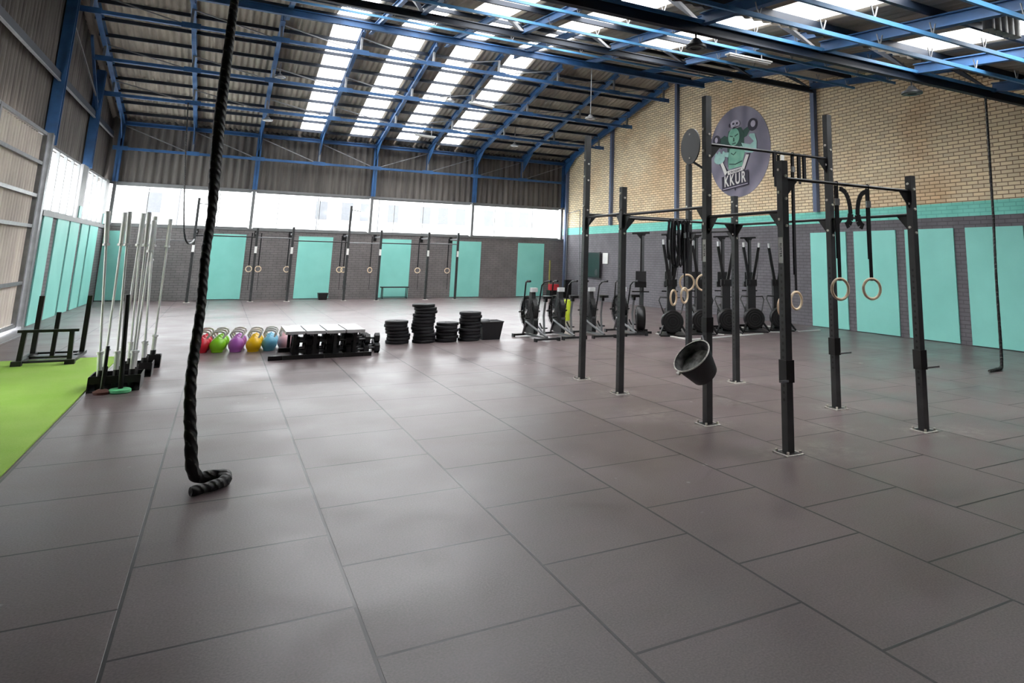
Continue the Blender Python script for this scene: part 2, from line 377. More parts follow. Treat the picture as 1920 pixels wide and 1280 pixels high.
# ---- roof sheets and rooflights
def roof(y0, y1, zf, strips, nm):
    """strips: list of (x0,x1,[(ya,yb) rooflight runs])"""
    nrm = Vector((0, -(zf(1)-zf(0)), 1)).normalized(); ev = Vector((0, 1, zf(1)-zf(0))); ln = ev.length; ev.normalize()
    x = -4.7; m = MB(); lights = []
    def sheet(mm, xa, xb, ya, yb):
        per = .177; xa2 = round(xa/per)*per; mm.corr((xa, ya, zf(ya)), (1, 0, 0), ev, xb-xa, (yb-ya)*ln, nrm, .026, per)
    for xa, xb, runs in strips+[(14.2, 14.2, [])]:
        if xa > x: sheet(m, x, xa, y0, y1)
        yy = y0
        for ya, yb in runs:
            if ya > yy: sheet(m, xa, xb, yy, ya)
            L = MB(); sheet(L, xa-.02, xb+.02, ya, yb); lights.append(L); yy = yb
        if runs and yy < y1: sheet(m, xa, xb, yy, y1)
        x = xb
    st(m, nm, 'roof', smooth=True)
    for L in lights: st(L, 'rooflight', 'sky', smooth=True)
roof(YR, 26.0, zb, [(1.37, 2.22, [(YR+.15, 25.15)]), (3.2, 4.04, [(YR+.15, 25.15)]), (5.02, 5.86, [(YR+.15, 25.2)]), (6.87, 7.68, [(YR+.15, 25.2)])], 'ceiling')
for (y0_, y1_, z0_, k_), sp_ in zip(BAYS, ([(5.45, 6.3, [(-1.5, 3.2)]), (8.05, 8.9, [(-1.5, 3.2)])], [(3.38, 4.23, [(3.5, 9.95)]), (5.36, 6.22, [(3.5, 9.95)]), (7.65, 8.5, [(3.5, 9.95)])], [(1.35, 2.1, [(10.1, YR-.1)]), (3.12, 3.85, [(10.1, YR-.1)]), (4.82, 5.6, [(10.1, YR-.1)]), (6.74, 7.57, [(10.1, YR-.1)])])):
    roof(y0_, y1_+.02, (lambda y, z0_=z0_, k_=k_: z0_+k_*y), sp_, 'ceiling')
for y_, za_, zb_ in ((3.34, 5.15, 6.22), (10.0, 6.93, 7.74)):
    m = MB(); m.corr((-4.7, y_, za_), (1, 0, 0), (0, 0, 1), 18.9, zb_-za_, (0, 1, 0)); st(m, 'roof_step', 'roof', smooth=True)

# ---- steel: back half
XR = [-4.25, -2.1, .05, 2.2, 4.36, 6.5, 8.64, 10.85, 13.0]
for i, x in enumerate(XR):
    d = .24 if i % 2 == 0 else .16
    m = MB(); m.ibeam((x, 25.6, zb(25.6)-.08-d/2), (x, YR+.1, zb(YR)-.1-d/2), .12, d)
    m.prism([(25.6, zb(25.6)-.3), (24.3, zb(24.3)-.3), (25.6, zb(25.6)-.9)], (x-.01, 0, 0), (0, 1, 0), (0, 0, 1), (1, 0, 0), .02)
    st(m, 'roof_rafter', 'blue')
y = 25.0
while y > YR+.3:
    st(MB().beam((-4.4, y, zb(y)-.09), (13.2, y, zb(y)-.09), .06, .1), 'roof_purlin', 'blued'); y -= .92
def lattice(y, z, zt, nm='lattice_girder', h=.09):
    s_ = sempty(nm); m = MB(); m.beam((-4.3, y, z), (13.1, y, z), .1, h); m.build('bottom_chord', 'blue', s_)
    for i, x in enumerate(XR):
        MB().beam((x, y, z), (x, y, zt), .06, .06).build('post', 'steel', s_); MB().box(x-.22, x+.22, y-.06, y-.05, z-.07, z+.08).build('gusset', 'blue', s_)
        if i < 4: MB().beam((XR[i+1], y, z), (x, y, zt-.05), .03, .03).build('diagonal', 'steel', s_)
        elif i < 8: MB().beam((x, y, z), (XR[i+1], y, zt-.05), .03, .03).build('diagonal', 'steel', s_)
lattice(17.0, 7.65, zb(17.0)-.2); lattice(19.7, 7.07, zb(19.7)-.2); lattice(22.1, 6.52, zb(22.1)-.2)
lattice(25.5, 5.27, 6.15, 'wall_girt')
st(MB().ibeam((-4.3, 25.45, 6.17), (13.1, 25.45, 6.17), .14, .14), 'eaves_beam', 'blue')
for x in (XL+.15, .05, 4.36, 8.64, 12.98):
    st(MB().ibeam((x, 25.55, 4.1), (x, 25.55, 6.3), .16, .16), 'steel_column', 'blue')
    st(MB().box(x-.05, x+.05, 25.6, 25.75, 2.6, 4.12), 'window_post', 'frame')
for x in XR[1::2]: st(MB().beam((x, 25.6, 5.27), (x, 25.6, 6.2), .08, .08), 'cladding_post', 'blue')
# left wall columns, girts, rafter
for y in (16.4, 21.5): st(MB().ibeam((XL-.08, y, 4.12), (XL-.08, y, zb(y)-.25), .22, .22, .03), 'steel_column', 'blue')
for a, b in [(6, 16.3), (16.5, 21.4), (21.6, 25.4)]:
    st(MB().beam((XL-.1, a, 5.74), (XL-.1, b, 5.74), .08, .16), 'wall_girt', 'blued')
    st(MB().beam((XL-.07, a, 5.63), (XL-.07, b, 5.63), .05, .03), 'wall_girt', 'steel')
st(MB().beam((XL-.05, 21.4, 5.9), (XL-.05, 19.0, zb(19.0)-.4), .06, .08), 'knee_brace', 'blue')
st(MB().beam((XL-.05, 16.5, 7.2), (XL-.05, 21.4, 6.1), .03, .05), 'knee_brace', 'steel')
# right wall columns
for y, z0 in ((10.05, 3.15), (16.65, 3.15), (21.3, 3.15), (25.35, 0)):
    zt = (zn(y) if y < YR else zb(y))-.15; st(MB().box(wx(y)-.13, wx(y)-.003, y-.07, y+.07, z0, zt), 'steel_column', 'bgrey')
for z, y0, y1 in ((7.6, 16.65, 19.8), (6.2, 21.3, 24.5)):
    pass
# ---- steel: ridge and front half
st(MB().ibeam((-4.4, 15.0, 7.86), (13.4, 15.0, 7.86), .12, .2, .03), 'ridge_beam', 'blue')
st(MB().ibeam((-4.4, 10.0, 6.65), (13.55, 10.0, 6.65), .1, .15, .02), 'cross_beam', 'blued')
st(MB().ibeam((-4.4, 3.34, 4.845), (13.6, 3.34, 4.845), .1, .17, .025), 'cross_beam', 'blued')
st(MB().beam((-4.4, 3.26, 4.91), (13.6, 3.26, 4.91), .03, .05), 'beam_top_edge', 'bluel')  # added strip for the light blue top edge of the cross beam
XN = [-4.25, -2.1, .14, 2.36, 4.6, 6.85, 9.05, 11.25, 13.45]
for x in XN:
    for ya_, yb_, z0_, k_ in BAYS:
        m = MB(); m.ibeam((x, yb_-.02, z0_+k_*yb_-.23), (x, max(ya_, -8.8), z0_+k_*max(ya_, -8.8)-.23), .1, .17, .018); st(m, 'roof_rafter', 'blue')
    for yc, zc, yd in ((10.0, 6.7, 11.5), (3.34, 4.9, 4.9)):
        m = MB(); m.beam((x, yc, zc), (x, yc+.5*(yd-yc), zc+.62*(zn(yd)-.32-zc)), .1, .02); m.beam((x, yc+.5*(yd-yc), zc+.62*(zn(yd)-.32-zc)), (x, yd, zn(yd)-.31), .1, .02)
        m.prism([(yc, zc), (yc+.5*(yd-yc), zc+.62*(zn(yd)-.32-zc)), (yd, zn(yd)-.31), (yc, zn(yc-.01)-.3)], (x-.01, 0, 0), (0, 1, 0), (0, 0, 1), (1, 0, 0), .02)
        st(m, 'knee_brace', 'blued')
y = 15.9
while y > -8:
    st(MB().beam((-4.4, y, zn(y)-.08), (13.6, y, zn(y)-.08), .06, .1), 'roof_purlin', 'blued'); y -= 1.45
# slender service rails under the front slope, with V-shaped hanger clips
for y, z in ((13.6, 7.7), (8.45, 6.385), (7.16, 6.24), (5.9, 6.08), (2.15, 4.65), (1.34, 4.57), (.2, 4.45)):
    s_ = sempty('service_rail'); m = MB(); m.beam((-4.4, y, z), (13.5, y, z), .04, .055); m.build('rail', 'bluel', s_)
    x = -1.9
    while x < 13.4:
        m = MB(); m.beam((x, y, z), (x-.05, y, z+.17), .012, .014); m.beam((x, y, z), (x+.06, y, z+.17), .012, .014); x += 1.08
        m.build('hanger_clip', 'steel', s_)

# ---- outside, seen through the windows
st(MB().box(-60, 60, 26.3, 90, -.4, -.2), 'ground', 'concrete')
M['outwin'] = pm('net_curtained_glass', (70, 72, 76), .3)
b_ = thing('apartment_block', 'pale rendered building with rows of windows seen beyond the back glazing', 'building', (0, 0, 0))
m = MB(); m.box(-30, 40, 58, 64, -.2, 9); m.build('wall', 'concrete', b_)
for x in (-14.8, -5.6, 6, 8, 9.5, 11.8, 14.6, 16.2, 17.8, 20.5, 22.5, 24, 30, 31.5, 33.6, 35):
    m = MB(); m.box(x-.45, x+.45, 57.95, 58.02, 4.6, 6.1); m.build('window', 'outwin', b_)
for i, (x, y_) in enumerate(((-5.9, 33), (-2.7, 33), (3.1, 33), (6.0, 33), (16.6, 38), (19.5, 38))):
    o = MB().cyl((0, 0, -.2), (0, 0, 4.6), .03, 8).build('fence_pole', 'grey', None, (x, y_, 0)); tag(o, 'thin dark pole standing outside beyond the back windows', 'pole', 'poles outside the back windows')

# ------------------------------------------------------------------ turf, ropes
o = MB().box(XL+.02, -2.03, -8.8, 10.22, 0, .018).build('turf_strip', 'turf'); tag(o, 'bright green artificial turf strip laid along the left wall', 'turf')

def rope(name, pts, rr, lab, knots=0):
    # smooth the path with Catmull-Rom
    P = [Vector(p) for p in pts]; out = []; rad = []
    for i in range(len(P)-1):
        a = P[max(i-1, 0)]; b = P[i]; c = P[i+1]; d = P[min(i+2, len(P)-1)]; L = max(2, int((c-b).length/.03))
        for j in range(L):
            t = j/L; out.append(.5*((2*b)+(c-a)*t+(2*a-5*b+4*c-d)*t*t+(3*b-a-3*c+d)*t*t*t)); rad.append(rr[i]*(1-t)+rr[i+1]*t)
    out.append(P[-1]); rad.append(rr[-1])
    rad = [r_*(1+(.08*math.sin(k*1.9)*(1 if k > len(rad)*.45 else .25) if knots else .05*math.sin(k*.9))) for k, r_ in enumerate(rad)]
    o = MB().tube(out, rad, 12).build(name, 'rubberrope', None, (0, 0, 0), True); tag(o, lab, 'climbing rope'); return o
def mat_rope():
    t = NT('black_wrapped_rope'); s = t.sep(); n = t.noise(25, 3)
    wv = t.add('ShaderNodeTexWave', bands_direction='DIAGONAL'); wv.inputs['Scale'].default_value = 9; wv.inputs['Distortion'].default_value = 2; t.link(t.obj(), wv.inputs[0])
    c = t.mix(t.math('MULTIPLY', t.ramp(wv.outputs['Fac'], .8, 1.0), t.ramp(n, .5, .6)), lin((17, 16, 18)), lin((110, 108, 104))); t.link(c, t.b.inputs['Base Color']); t.b.inputs['Roughness'].default_value = .55
    t.bump(wv.outputs['Fac'], .5, .01); return t.m
M['rubberrope'] = mat_rope()
lp = [(-.89, 3.3, 4.76), (-.889, 3.0, 3.96), (-.889, 2.9, 3.43), (-.887, 2.8, 2.84), (-.873, 2.7, 2.417), (-.856, 2.6, 2.016), (-.862, 2.5, 1.676), (-.848, 2.4, 1.274), (-.852, 2.35, 1.005), (-.853, 2.3, .782), (-.835, 2.3, .556), (-.804, 2.3, .331), (-.78, 2.33, .16), (-.74, 2.42, .06), (-.68, 2.45, .045), (-.6, 2.45, .045), (-.555, 2.4, .045), (-.56, 2.3, .043), (-.63, 2.22, .04), (-.77, 2.15, .036)]
rope('climbing_rope', lp, [.03, .035, .04, .046, .046, .034, .034, .034, .036, .038, .04, .042, .042, .042, .042, .043, .043, .042, .036, .034], 'thick black wrapped climbing rope hanging at left, its end curled on the floor', 1)
rope('climbing_rope', [(11.04, 3.34, 4.76), (11.03, 3.34, 4), (11.0, 3.34, 2.64), (10.95, 3.34, 1.53), (10.934, 3.34, .455), (10.9, 3.33, .1), (10.82, 3.3, .035), (10.6, 3.24, .03), (10.3, 3.18, .03)], [.022]*4+[.026, .028, .028, .028, .022], 'thin black climbing rope hanging at right before the teal wall pads')
rope('climbing_rope', [(-2.23, 22.0, 6.5), (-2.1, 22.0, 4.63), (-1.95, 22.0, 2.92), (-1.86, 22.1, 2.25), (-1.75, 22.4, 1.99), (-1.66, 23.2, 2.05), (-1.66, 24.3, 2.15)], [.02]*3+[.03, .03, .025, .025], 'black rope looped onto the leftmost post of the rig by the back wall')

# ------------------------------------------------------------------ central rig
rig = thing('pull_up_rig', 'large free standing black steel pull up rig with eight uprights, mid gym', 'pull-up rig')
for i, (x, y, h) in enumerate(RIG):
    up_ = MB(); b = .0385; s_ = .006
    up_.box(-b, b, -b, b, 0.008, h); u = up_.build('upright', 'upright', rig, (x, y, 0))
    p = MB(); p.box(-.1, .1, -.1, .1, 0, .01); p_ = p.build('base_plate', 'chalk', u, (0, 0, 0)); p_.parent = rig; p_.location = (x, y, 0)
    MB().box(-.082, .082, -.082, .082, .0101, .0125).build('plate_top', 'black', p_)
    for a in (-.075, .075):
        for c in (-.075, .075): MB().cyl((a, c, .0126), (a, c, .035), .014, 6).build('bolt', 'bolt', u)
    for z in ((2.6, 2.38, 2.12) if h < 3.4 else (2.5, 2.12, 3.2, 2.95)):
        if z < h-.05: MB().cyl((-.055, 0, z), (-.038, 0, z), .014, 6).build('bolt', 'bolt', u); MB().cyl((0, -.055, z-.06), (0, -.038, z-.06), .014, 6).build('bolt', 'bolt', u)
def bar(i, j, z, w_=.024, gus=True):
    a = Vector((RIG[i][0], RIG[i][1], z)); c = Vector((RIG[j][0], RIG[j][1], z)); d = (c-a).normalized()
    m = MB(); m.tube([a+d*.038, c-d*.038], w_/2+.005, 12); o = m.build('crossbar', 'blacks', rig, (0, 0, 0), True)
    if gus:
        e = Vector((-d.y, d.x, 0))
        for p, dd in ((a, d), (c, -d)): MB().prism([(.038, .02), (.2, .01), (.2, -.01), (.038, -.19)], p-e*.004, dd, (0, 0, 1), e, .008).build('gusset', 'black', o)
for i, j, z in [(0, 1, 2.33), (1, 2, 2.31), (2, 3, 2.2), (4, 5, 2.26), (5, 6, 2.26), (0, 7, 2.38), (1, 4, 2.27), (7, 4, 2.17), (2, 5, 3.03), (3, 6, 2.52)]: bar(i, j, z)
# round wall ball target and its strut
tg = MB(); tg.cyl((5.85, 5.32, 3.6), (5.85, 5.34, 3.6), .29, 40)
t_ = MB()
cpt = Vector((5.84, 5.3, 3.6)); nd = Vector((-.995, .08, 0)).normalized()
tg = MB(); tg.cyl(cpt, cpt+nd*.02, .3, 40); tgo = tg.build('wall_ball_target', 'black', rig, (0, 0, 0), True)
for z in (-.2, .2): MB().cyl(cpt+nd*.02+Vector((0, 0, z)), cpt+nd*.032+Vector((0, 0, z)), .014, 8).build('bolt', 'bolt', tgo)
MB().beam(cpt+Vector((.02, 0, -.25)), (6.12, 5.14, 3.16), .035, .035).build('target_strut', 'black', rig)
MB().beam((5.87, 5.4, 3.25), (5.87, 5.38, 3.6), .06, .06).build('target_post', 'black', rig)
# stickers on two uprights
for i in (3, 2):
    x, y, h = RIG[i]; MB().box(x-.0405, x-.0388, y-.03, y+.03, 1.705, 1.95).build('sticker', 'sticker', rig, label='white sticker with black lettering')
    mw = Matrix.Translation((x-.0405, y, 1.828)) @ Matrix(((0, 0, -1, 0), (0, -1, 0, 0), (-1, 0, 0, 0), (0, 0, 0, 1)))
    text('RUSTER', .04, 'sticker_lettering', 'blacks', rig, mw, .0006, 1.05, .92)
for i in (3, 5, 6):   # sleeves with a hook low on three uprights
    x, y, h = RIG[i]; z = .62; m = MB(); m.box(-.05, .05, -.05, .05, .0, .2)
    jj = m.build('j_hook', 'black', rig, (x, y, z)); n = MB()
    if i == 3: n.beam((-.04, -.05, .02), (-.17, -.1, .03), .03, .018)
    else: n.beam((.04, -.05, .02), (.18, -.09, .03), .03, .018)
    n.build('hook', 'steel', jj)
for (i, z) in ((2, .95),):
    x, y, h = RIG[i]; MB().box(-.047, .047, -.047, .047, 0, .16).build('j_hook', 'black', rig, (x, y, z))

# gymnastic rings: each ring with its strap is one thing
def ring(x, y, zc, ztop, rz, lab, tail=None, r_=.102):
    t = thing('gymnastic_ring', lab, 'gymnastic ring', (x, y, zc), rz, 'wooden gymnastic rings on the rig')
    MB().torus((0, 0, 0), r_, .0145, 'y', 36, 10).build('ring', 'wood', t, (0, 0, 0), True)
    m = MB(); z1 = ztop-zc; m.box(-.019, .019, -.004, .004, r_-.02, z1-.02); m.box(-.019, .019, .016, .020, r_+.2, z1-.02)
    m.torus((0, .004, z1), .026, .006, 'x', 14, 6); m.build('strap', 'strap', t)
    m = MB(); m.box(-.026, .026, -.012, .006, z1-.22, z1-.15); m.build('buckle', 'steel', t)
    if tail:
        q = MB(); L = []
        for k in range(9): a = k/8; L.append((tail*(.02+.13*math.sin(a*2.6)), -.02, z1-.05-.36*a+.05*math.sin(a*6)))
        for k in range(8): q.beam(L[k], L[k+1], .045+.02*(k > 4), .012, (0, 1, 0))
        q.build('loose_strap_end', 'strap', t)
    return t
ring(4.655, 1.1, 1.46, 2.52, R(-8), 'large pale wooden ring on a black strap, left of the two before the teal pads', 1)
ring(5.12, 1.1, 1.46, 2.52, R(-14), 'pale wooden ring on a black strap, right of the two before the teal pads', -1)
ring(5.22, 2.3, 1.27, 3.03, R(8), 'wooden ring on long doubled strap just right of the nearest upright', None)
ring(5.03, 2.34, 1.2, 3.03, R(20), 'wooden ring mostly hidden behind the nearest upright', None)
ring(4.98, 4.2, 1.41, 2.27, R(-10), 'wooden ring left of the tall bucket upright, before the ski machines', None, .11)
ring(5.27, 4.2, 1.41, 2.27, R(-10), 'wooden ring half covered by the tall bucket upright', None, .11)
ring(4.82, 4.3, 1.2, 2.25, R(32), 'lower wooden ring of the nested pair beside the ski machines, seen edge on', None)
ring(4.88, 4.12, 1.24, 2.25, R(28), 'upper wooden ring of the nested pair beside the ski machines, seen edge on', None)
# bundle of resistance bands hung on the middle crossbar
bt = thing('resistance_bands', 'tangled bundle of black resistance bands hanging from the far crossbar', 'resistance bands', (4.83, 4.2, 2.2))
for k in range(7):
    a = -.16+.055*k; L = .45+.1*random.random()*3; m = MB(); pts = []
    for q in range(17):
        g = 2*math.pi*q/16; pts.append((a+.035*math.sin(g)*(1+.3*random.random()), .04*math.cos(g*.5+k), -L/2+L/2*math.cos(g)+.08))
    m.tube(pts, .018+.007*(k % 3), 6, True, .6); m.build('band', 'rubber' if k % 2 else 'strap', bt, (0, 0, 0), True)
bt2 = thing('resistance_band', 'single thin black looped band hanging right of the tangled bundle', 'resistance bands', (5.35, 4.25, 2.2))
MB().tube([(0, 0, .1), (-.04, 0, -.05), (-.03, 0, -.2), (.04, 0, -.26), (.06, 0, -.12), (0, 0, .1)], .009, 6).build('band', 'strap', bt2, (0, 0, 0), True)
for k, (x, z) in enumerate(((4.93, 0), (5.33, 0), (5.42, 0))):
    o = MB().box(-.02, .02, -.003, .003, -.42+.06*k, .02).box(-.02, .02, .02, .026, -.3, .02).build('strap_loop', 'strap', None, (x, 2.3, 3.03)); tag(o, ('left', 'middle', 'right')[k]+' short black strap draped over the high bar beside the round emblem', 'strap', 'short straps on the high bar')
o = MB().box(-.03, .03, -.002, .002, 0, .1).build('price_tag', 'sticker', None, (5.02, 2.27, 2.9)); tag(o, 'small white tag hanging on straps at the high bar', 'tag')

# chalk bucket
bk = thing('chalk_bucket', 'black tilted bucket dusted with chalk hanging on the tall middle upright', 'bucket', (3.61, 2.08, .66), rot=(R(3), R(-43), 0))
m = MB(); m.lathe([(0, -.14), (.115, -.14), (.125, -.13), (.185, .1), (.19, .1), (.19, .115), (.178, .115), (.115, -.12), (0, -.12)], (0, 0, 0), 36); m.build('bucket_body', 'rubber', bk, (0, 0, 0), True)
MB().torus((0, 0, .112), .186, .007, 'z', 36, 8).build('rim', 'chalk', bk, (0, 0, 0), True)
MB().lathe([(0, .02), (.152, .02), (.152, .026), (0, .036)], (0, 0, 0), 30).build('chalk_dust', pm('loose_chalk', (170, 170, 166), .9, c2=(96, 96, 94), scale=18), bk)
MB().box(-.215, -.18, -.02, .02, .095, .115).build('handle_lug', 'chalk', bk)
MB().lathe([(.174, .108), (.121, -.105), (.118, -.105), (.171, .108)], (0, 0, 0), 36, 'z', True).build('dusty_lining', pm('chalk_dusted_rubber', (104, 104, 102), .8, c2=(50, 50, 50), scale=22), bk, (0, 0, 0), True)
bk.scale = (1.12, 1.12, 1.12)
MB().tube([(.19, 0, .11), (.235, .06, .12), (.25, .12, .07), (.24, .16, .02)], .006, 8).build('handle_wire', 'steel', bk, (0, 0, 0), True)

# ------------------------------------------------------------------ barbells and their stands
def holder(x, y, nx, ny, lab, p=.17):
    t = thing('barbell_stand', lab, 'barbell stand', (x, y, 0)); m = MB(); wx_, wy_ = nx*p+.04, ny*p+.04
    m.box(-wx_/2, wx_/2, -wy_/2, wy_/2, 0, .012)
    for sx in (-1, 1): m.box(sx*wx_/2-.006, sx*wx_/2+.006, -wy_/2, wy_/2, .0, .18)
    m.box(-wx_/2, wx_/2, -wy_/2, -wy_/2+.01, .1, .19); m.box(-wx_/2, wx_/2, wy_/2-.01, wy_/2, 0, .18); m.build('base', 'black', t)
    for i in range(nx):
        for j in range(ny):
            c = ((i-(nx-1)/2)*p, (j-(ny-1)/2)*p); q = MB(); q.lathe([(.037, .012), (.037, .25), (.030, .25), (.030, .02)], (c[0], c[1], 0), 16, 'z', True); q.build('tube', 'black', t, (0, 0, 0), True)
holder(-1.74, 7.12, 3, 3, 'black steel barbell stand nearest the turf corner', .16)
holder(-1.62, 8.1, 2, 2, 'black steel barbell stand directly behind the front barbell stand', .16)
holder(-1.5, 8.86, 1, 1, 'small single tube barbell stand furthest back of the three')
bars = [(-1.90, 6.96, -.17, 2.2), (-1.74, 6.96, -.10, 2.2), (-1.58, 6.96, -.05, 2.2), (-1.90, 7.28, -.02, 2.2), (-1.74, 7.28, .02, 2.2), (-1.58, 7.12, .0, 2.1), (-1.70, 8.02, -.09, 2.2), (-1.54, 8.02, -.1, 2.2), (-1.54, 8.18, -.12, 1.95), (-1.5, 8.86, .0, 2.2)]
bl = ['leftmost silver barbell in the front stand, beside the turf', 'second silver barbell in the front row of the front stand', 'front right silver barbell of the front stand', 'rear left silver barbell of the front stand', 'rear middle silver barbell of the front stand', 'silver barbell in the right side middle tube of the front stand', 'left silver barbell in the second stand', 'right silver barbell in the second stand', 'shorter silver barbell at the back of the second stand', 'silver barbell standing alone in the rearmost stand']
proto = None
for k, (x, y, ln, L) in enumerate(bars):
    rot = (0, math.atan2(ln, L), 0)
    if proto is None:
        proto = thing('barbell', bl[k], 'barbell', (x, y, .04), 0, 'silver barbells standing upright', rot)
        MB().cyl((0, 0, .38), (0, 0, 1.75), .0145, 14).build('shaft', 'chrome', proto, (0, 0, 0), True)
        for z in (0, 1.75): MB().lathe([(.026, z), (.028, z+.005), (.028, z+.415), (.022, z+.42)], (0, 0, 0), 18).build('sleeve', 'chrome', proto, (0, 0, 0), True)
        for z in (.40, 1.73): MB().lathe([(.03, z), (.04, z+.004), (.04, z+.03), (.03, z+.034)], (0, 0, 0), 18).build('collar', 'chrome', proto, (0, 0, 0), True)
        tree = [(c, []) for c in kids(proto)]
    else:
        o = dup(proto, (x, y, .04), 0, bl[k], rot, None, tree)
        if L < 2.15: o.scale = (1, 1, L/2.2)
o = MB().cyl((0, 0, 0), (-.06, 0, 1.12), .027, 14).build('landmine_post', 'blacks', None, (-1.66, 6.78, .05), True); tag(o, 'black round bar standing on the mint green plate before the barbells', 'bar')
o = MB().cyl((0, 0, 0), (.0, 0, .5), .02, 12).build('short_black_bar', 'blacks', None, (-1.84, 6.74, .06), True); tag(o, 'short black bar standing left of the mint green plate', 'bar')
o = MB().lathe([(.03, 0), (.1, 0), (.115, .012), (.115, .04), (.1, .05), (.03, .05)], (-1.66, 6.76, 0), 32, 'z', True).build('weight_plate', 'green', None, (0, 0, 0), True); tag(o, 'small mint green weight plate lying before the barbell stand', 'weight plate')
o = MB().lathe([(.02, 0), (.08, 0), (.09, .03), (.04, .06), (.02, .06)], (-1.84, 6.74, 0), 24, 'z', True).build('bar_foot', pm('rusty_brown', (96, 62, 52), .7), None, (0, 0, 0), True); tag(o, 'small rusty brown foot under the short black bar', 'weight plate')

# ------------------------------------------------------------------ push sled
sl = thing('push_sled', 'black steel push sled with tall posts standing on the turf edge', 'sled', (-2.88, 9.55, .018))
for sx in (-.31, .31):
    MB().beam((sx, -.02, .04), (sx, 1.15, .04), .09, .05).beam((sx, -.06, .036), (sx, .05, .036), .12, .07).build('skid', 'black', sl)
    MB().beam((sx*.95, .03, .06), (sx*.9, .03, .48), .06, .06).build('front_post', 'black', sl)
    MB().beam((sx, .98, .05), (sx, 1.02, .95), .065, .065).build('push_post', 'black', sl)
MB().beam((-.36, .03, .49), (.36, .03, .49), .06, .04).build('top_rail', 'black', sl)
for y_, w_ in ((.02, .06), (.6, .2), (1.1, .06)): MB().beam((-.31, y_, .05), (.31, y_, .05), w_, .03).build('cross_plate', 'dark', sl)
MB().beam((0, .55, .05), (0, .6, .72), .055, .055).build('loading_post', 'black', sl)

# ------------------------------------------------------------------ kettlebells
def kb_proto(lab, x, y, mat):
    t = thing('kettlebell', lab, 'kettlebell', (x, y, 0), 0, 'kettlebells in coloured columns')
    prof = [(0, 0), (.075, 0), (.09, .006)]+[(.126*math.sin(a), .122-.126*math.cos(a)) for a in [R(v) for v in range(48, 171, 12)]]+[(0, .266)]
    MB().lathe(prof, (0, 0, 0), 28).build('bell', mat, t, (0, 0, 0), True)
    MB().tube([(-.07, 0, .235), (-.1, 0, .29), (-.08, 0, .335), (-.03, 0, .35), (.03, 0, .35), (.08, 0, .335), (.1, 0, .29), (.07, 0, .235)], .018, 12).build('handle', 'kbh', t, (0, 0, 0), True)
    return t
kc = [('red', (214, 36, 58), -.90, 10.35), ('lime green', (136, 206, 30), -.66, 10.3), ('purple', (176, 98, 186), -.38, 10.27), ('yellow', (246, 196, 8), -.11, 10.2), ('light blue', (112, 190, 222), .14, 10.25), ('pale pink', (236, 186, 194), .40, 10.35)]
KT = None
for nm, c, x, y in kc:
    mt = pm(nm.replace(' ', '_')+'_coating', c, .38, var=.06)
    for j, wd in enumerate(('in the front row, {} column', 'second back in the {} column', 'third back in the {} column')):
        lab = nm+' kettlebell '+wd.format(nm if j else {'red': 'leftmost', 'pale pink': 'rightmost'}.get(nm, 'its own'))
        if KT is None: KT = kb_proto(lab, x, y, mt); ktree = [(k_, []) for k_ in kids(KT)]
        else: dup(KT, (x+.03*j, y+.33*j, 0), random.uniform(-.15, .15), lab, None, {'bell': mt}, ktree)

# ------------------------------------------------------------------ four benches with dumbbells under them
M['pad'] = pm('vinyl_glare_tone', (176, 176, 176), .22, var=.05)  # pad base colour lightened to imitate glare on the vinyl
bp = None
for k in range(4):
    lab = ['leftmost of the four low benches beside the kettlebells', 'second from left of the four low benches', 'third from left of the four low benches', 'rightmost of the four low benches, beside a heap of dumbbells'][k]
    lab = 'flat bench with glare-pale pad, '+lab; x = .43+.315*k
    if bp is None:
        bp = thing('flat_bench', lab, 'bench', (x, 8.9, 0), 0, 'low flat benches side by side')
        MB().box(-.145, .145, -.02, 1.1, .4, .45).build('pad', 'pad', bp)
        MB().beam((0, 0, .375), (0, 1.1, .375), .06, .05).beam((-.12, .2, .39), (.12, .2, .39), .04, .02).build('spine', 'black', bp)
        for y in (.06, 1.08):
            MB().beam((0, y, .05), (0, y, .36), .05, .05).build('leg', 'black', bp)
            MB().beam((-.155, y-.02, .034), (.155, y-.02, .034), .07, .068).build('foot_bar', 'black', bp)
        btree = [(c, []) for c in kids(bp)]
    else: dup(bp, (x, 8.9, 0), 0, lab, None, None, btree)
for a, b, nm in ((.06, .27, 'left'), (1.535, 1.66, 'right')):
    o = MB().beam((a, 8.94, .034), (b, 8.94, .034), .07, .068).build('foot_bar_end', 'black', bp); o.parent = None; tag(o, 'black steel floor bar end sticking out %s of the benches' % nm, 'steel bar')
dp = None; n = 0
def hexpoly(r_): return [(r_*math.cos(R(60*i+30)), r_*math.sin(R(60*i+30))) for i in range(6)]
spots = []
for k in range(4):
    x = .43+.315*k
    for j, y in enumerate((9.2, 9.5, 9.78)): spots.append((x+(.155 if k < 3 else .14), y, .086, 'on the floor'))
    for j, y in enumerate((9.2, 9.5, 9.78)): spots.append((x+.155, y, .25, 'in the upper layer'))
spots += [(1.72, 9.3, .086, 'x'), (1.74, 9.6, .086, 'x'), (1.72, 9.36, .25, 'x'), (1.78, 9.9, .086, 'x')]
rown = ('front', 'middle', 'back'); gapn = ('under the left two benches', 'under the middle two benches', 'under the right two benches', 'right of the benches')
xl = ('at the near foot of the heap right of the benches', 'in the middle of the heap right of the benches', 'on top of the heap right of the benches', 'rearmost of the heap right of the benches')
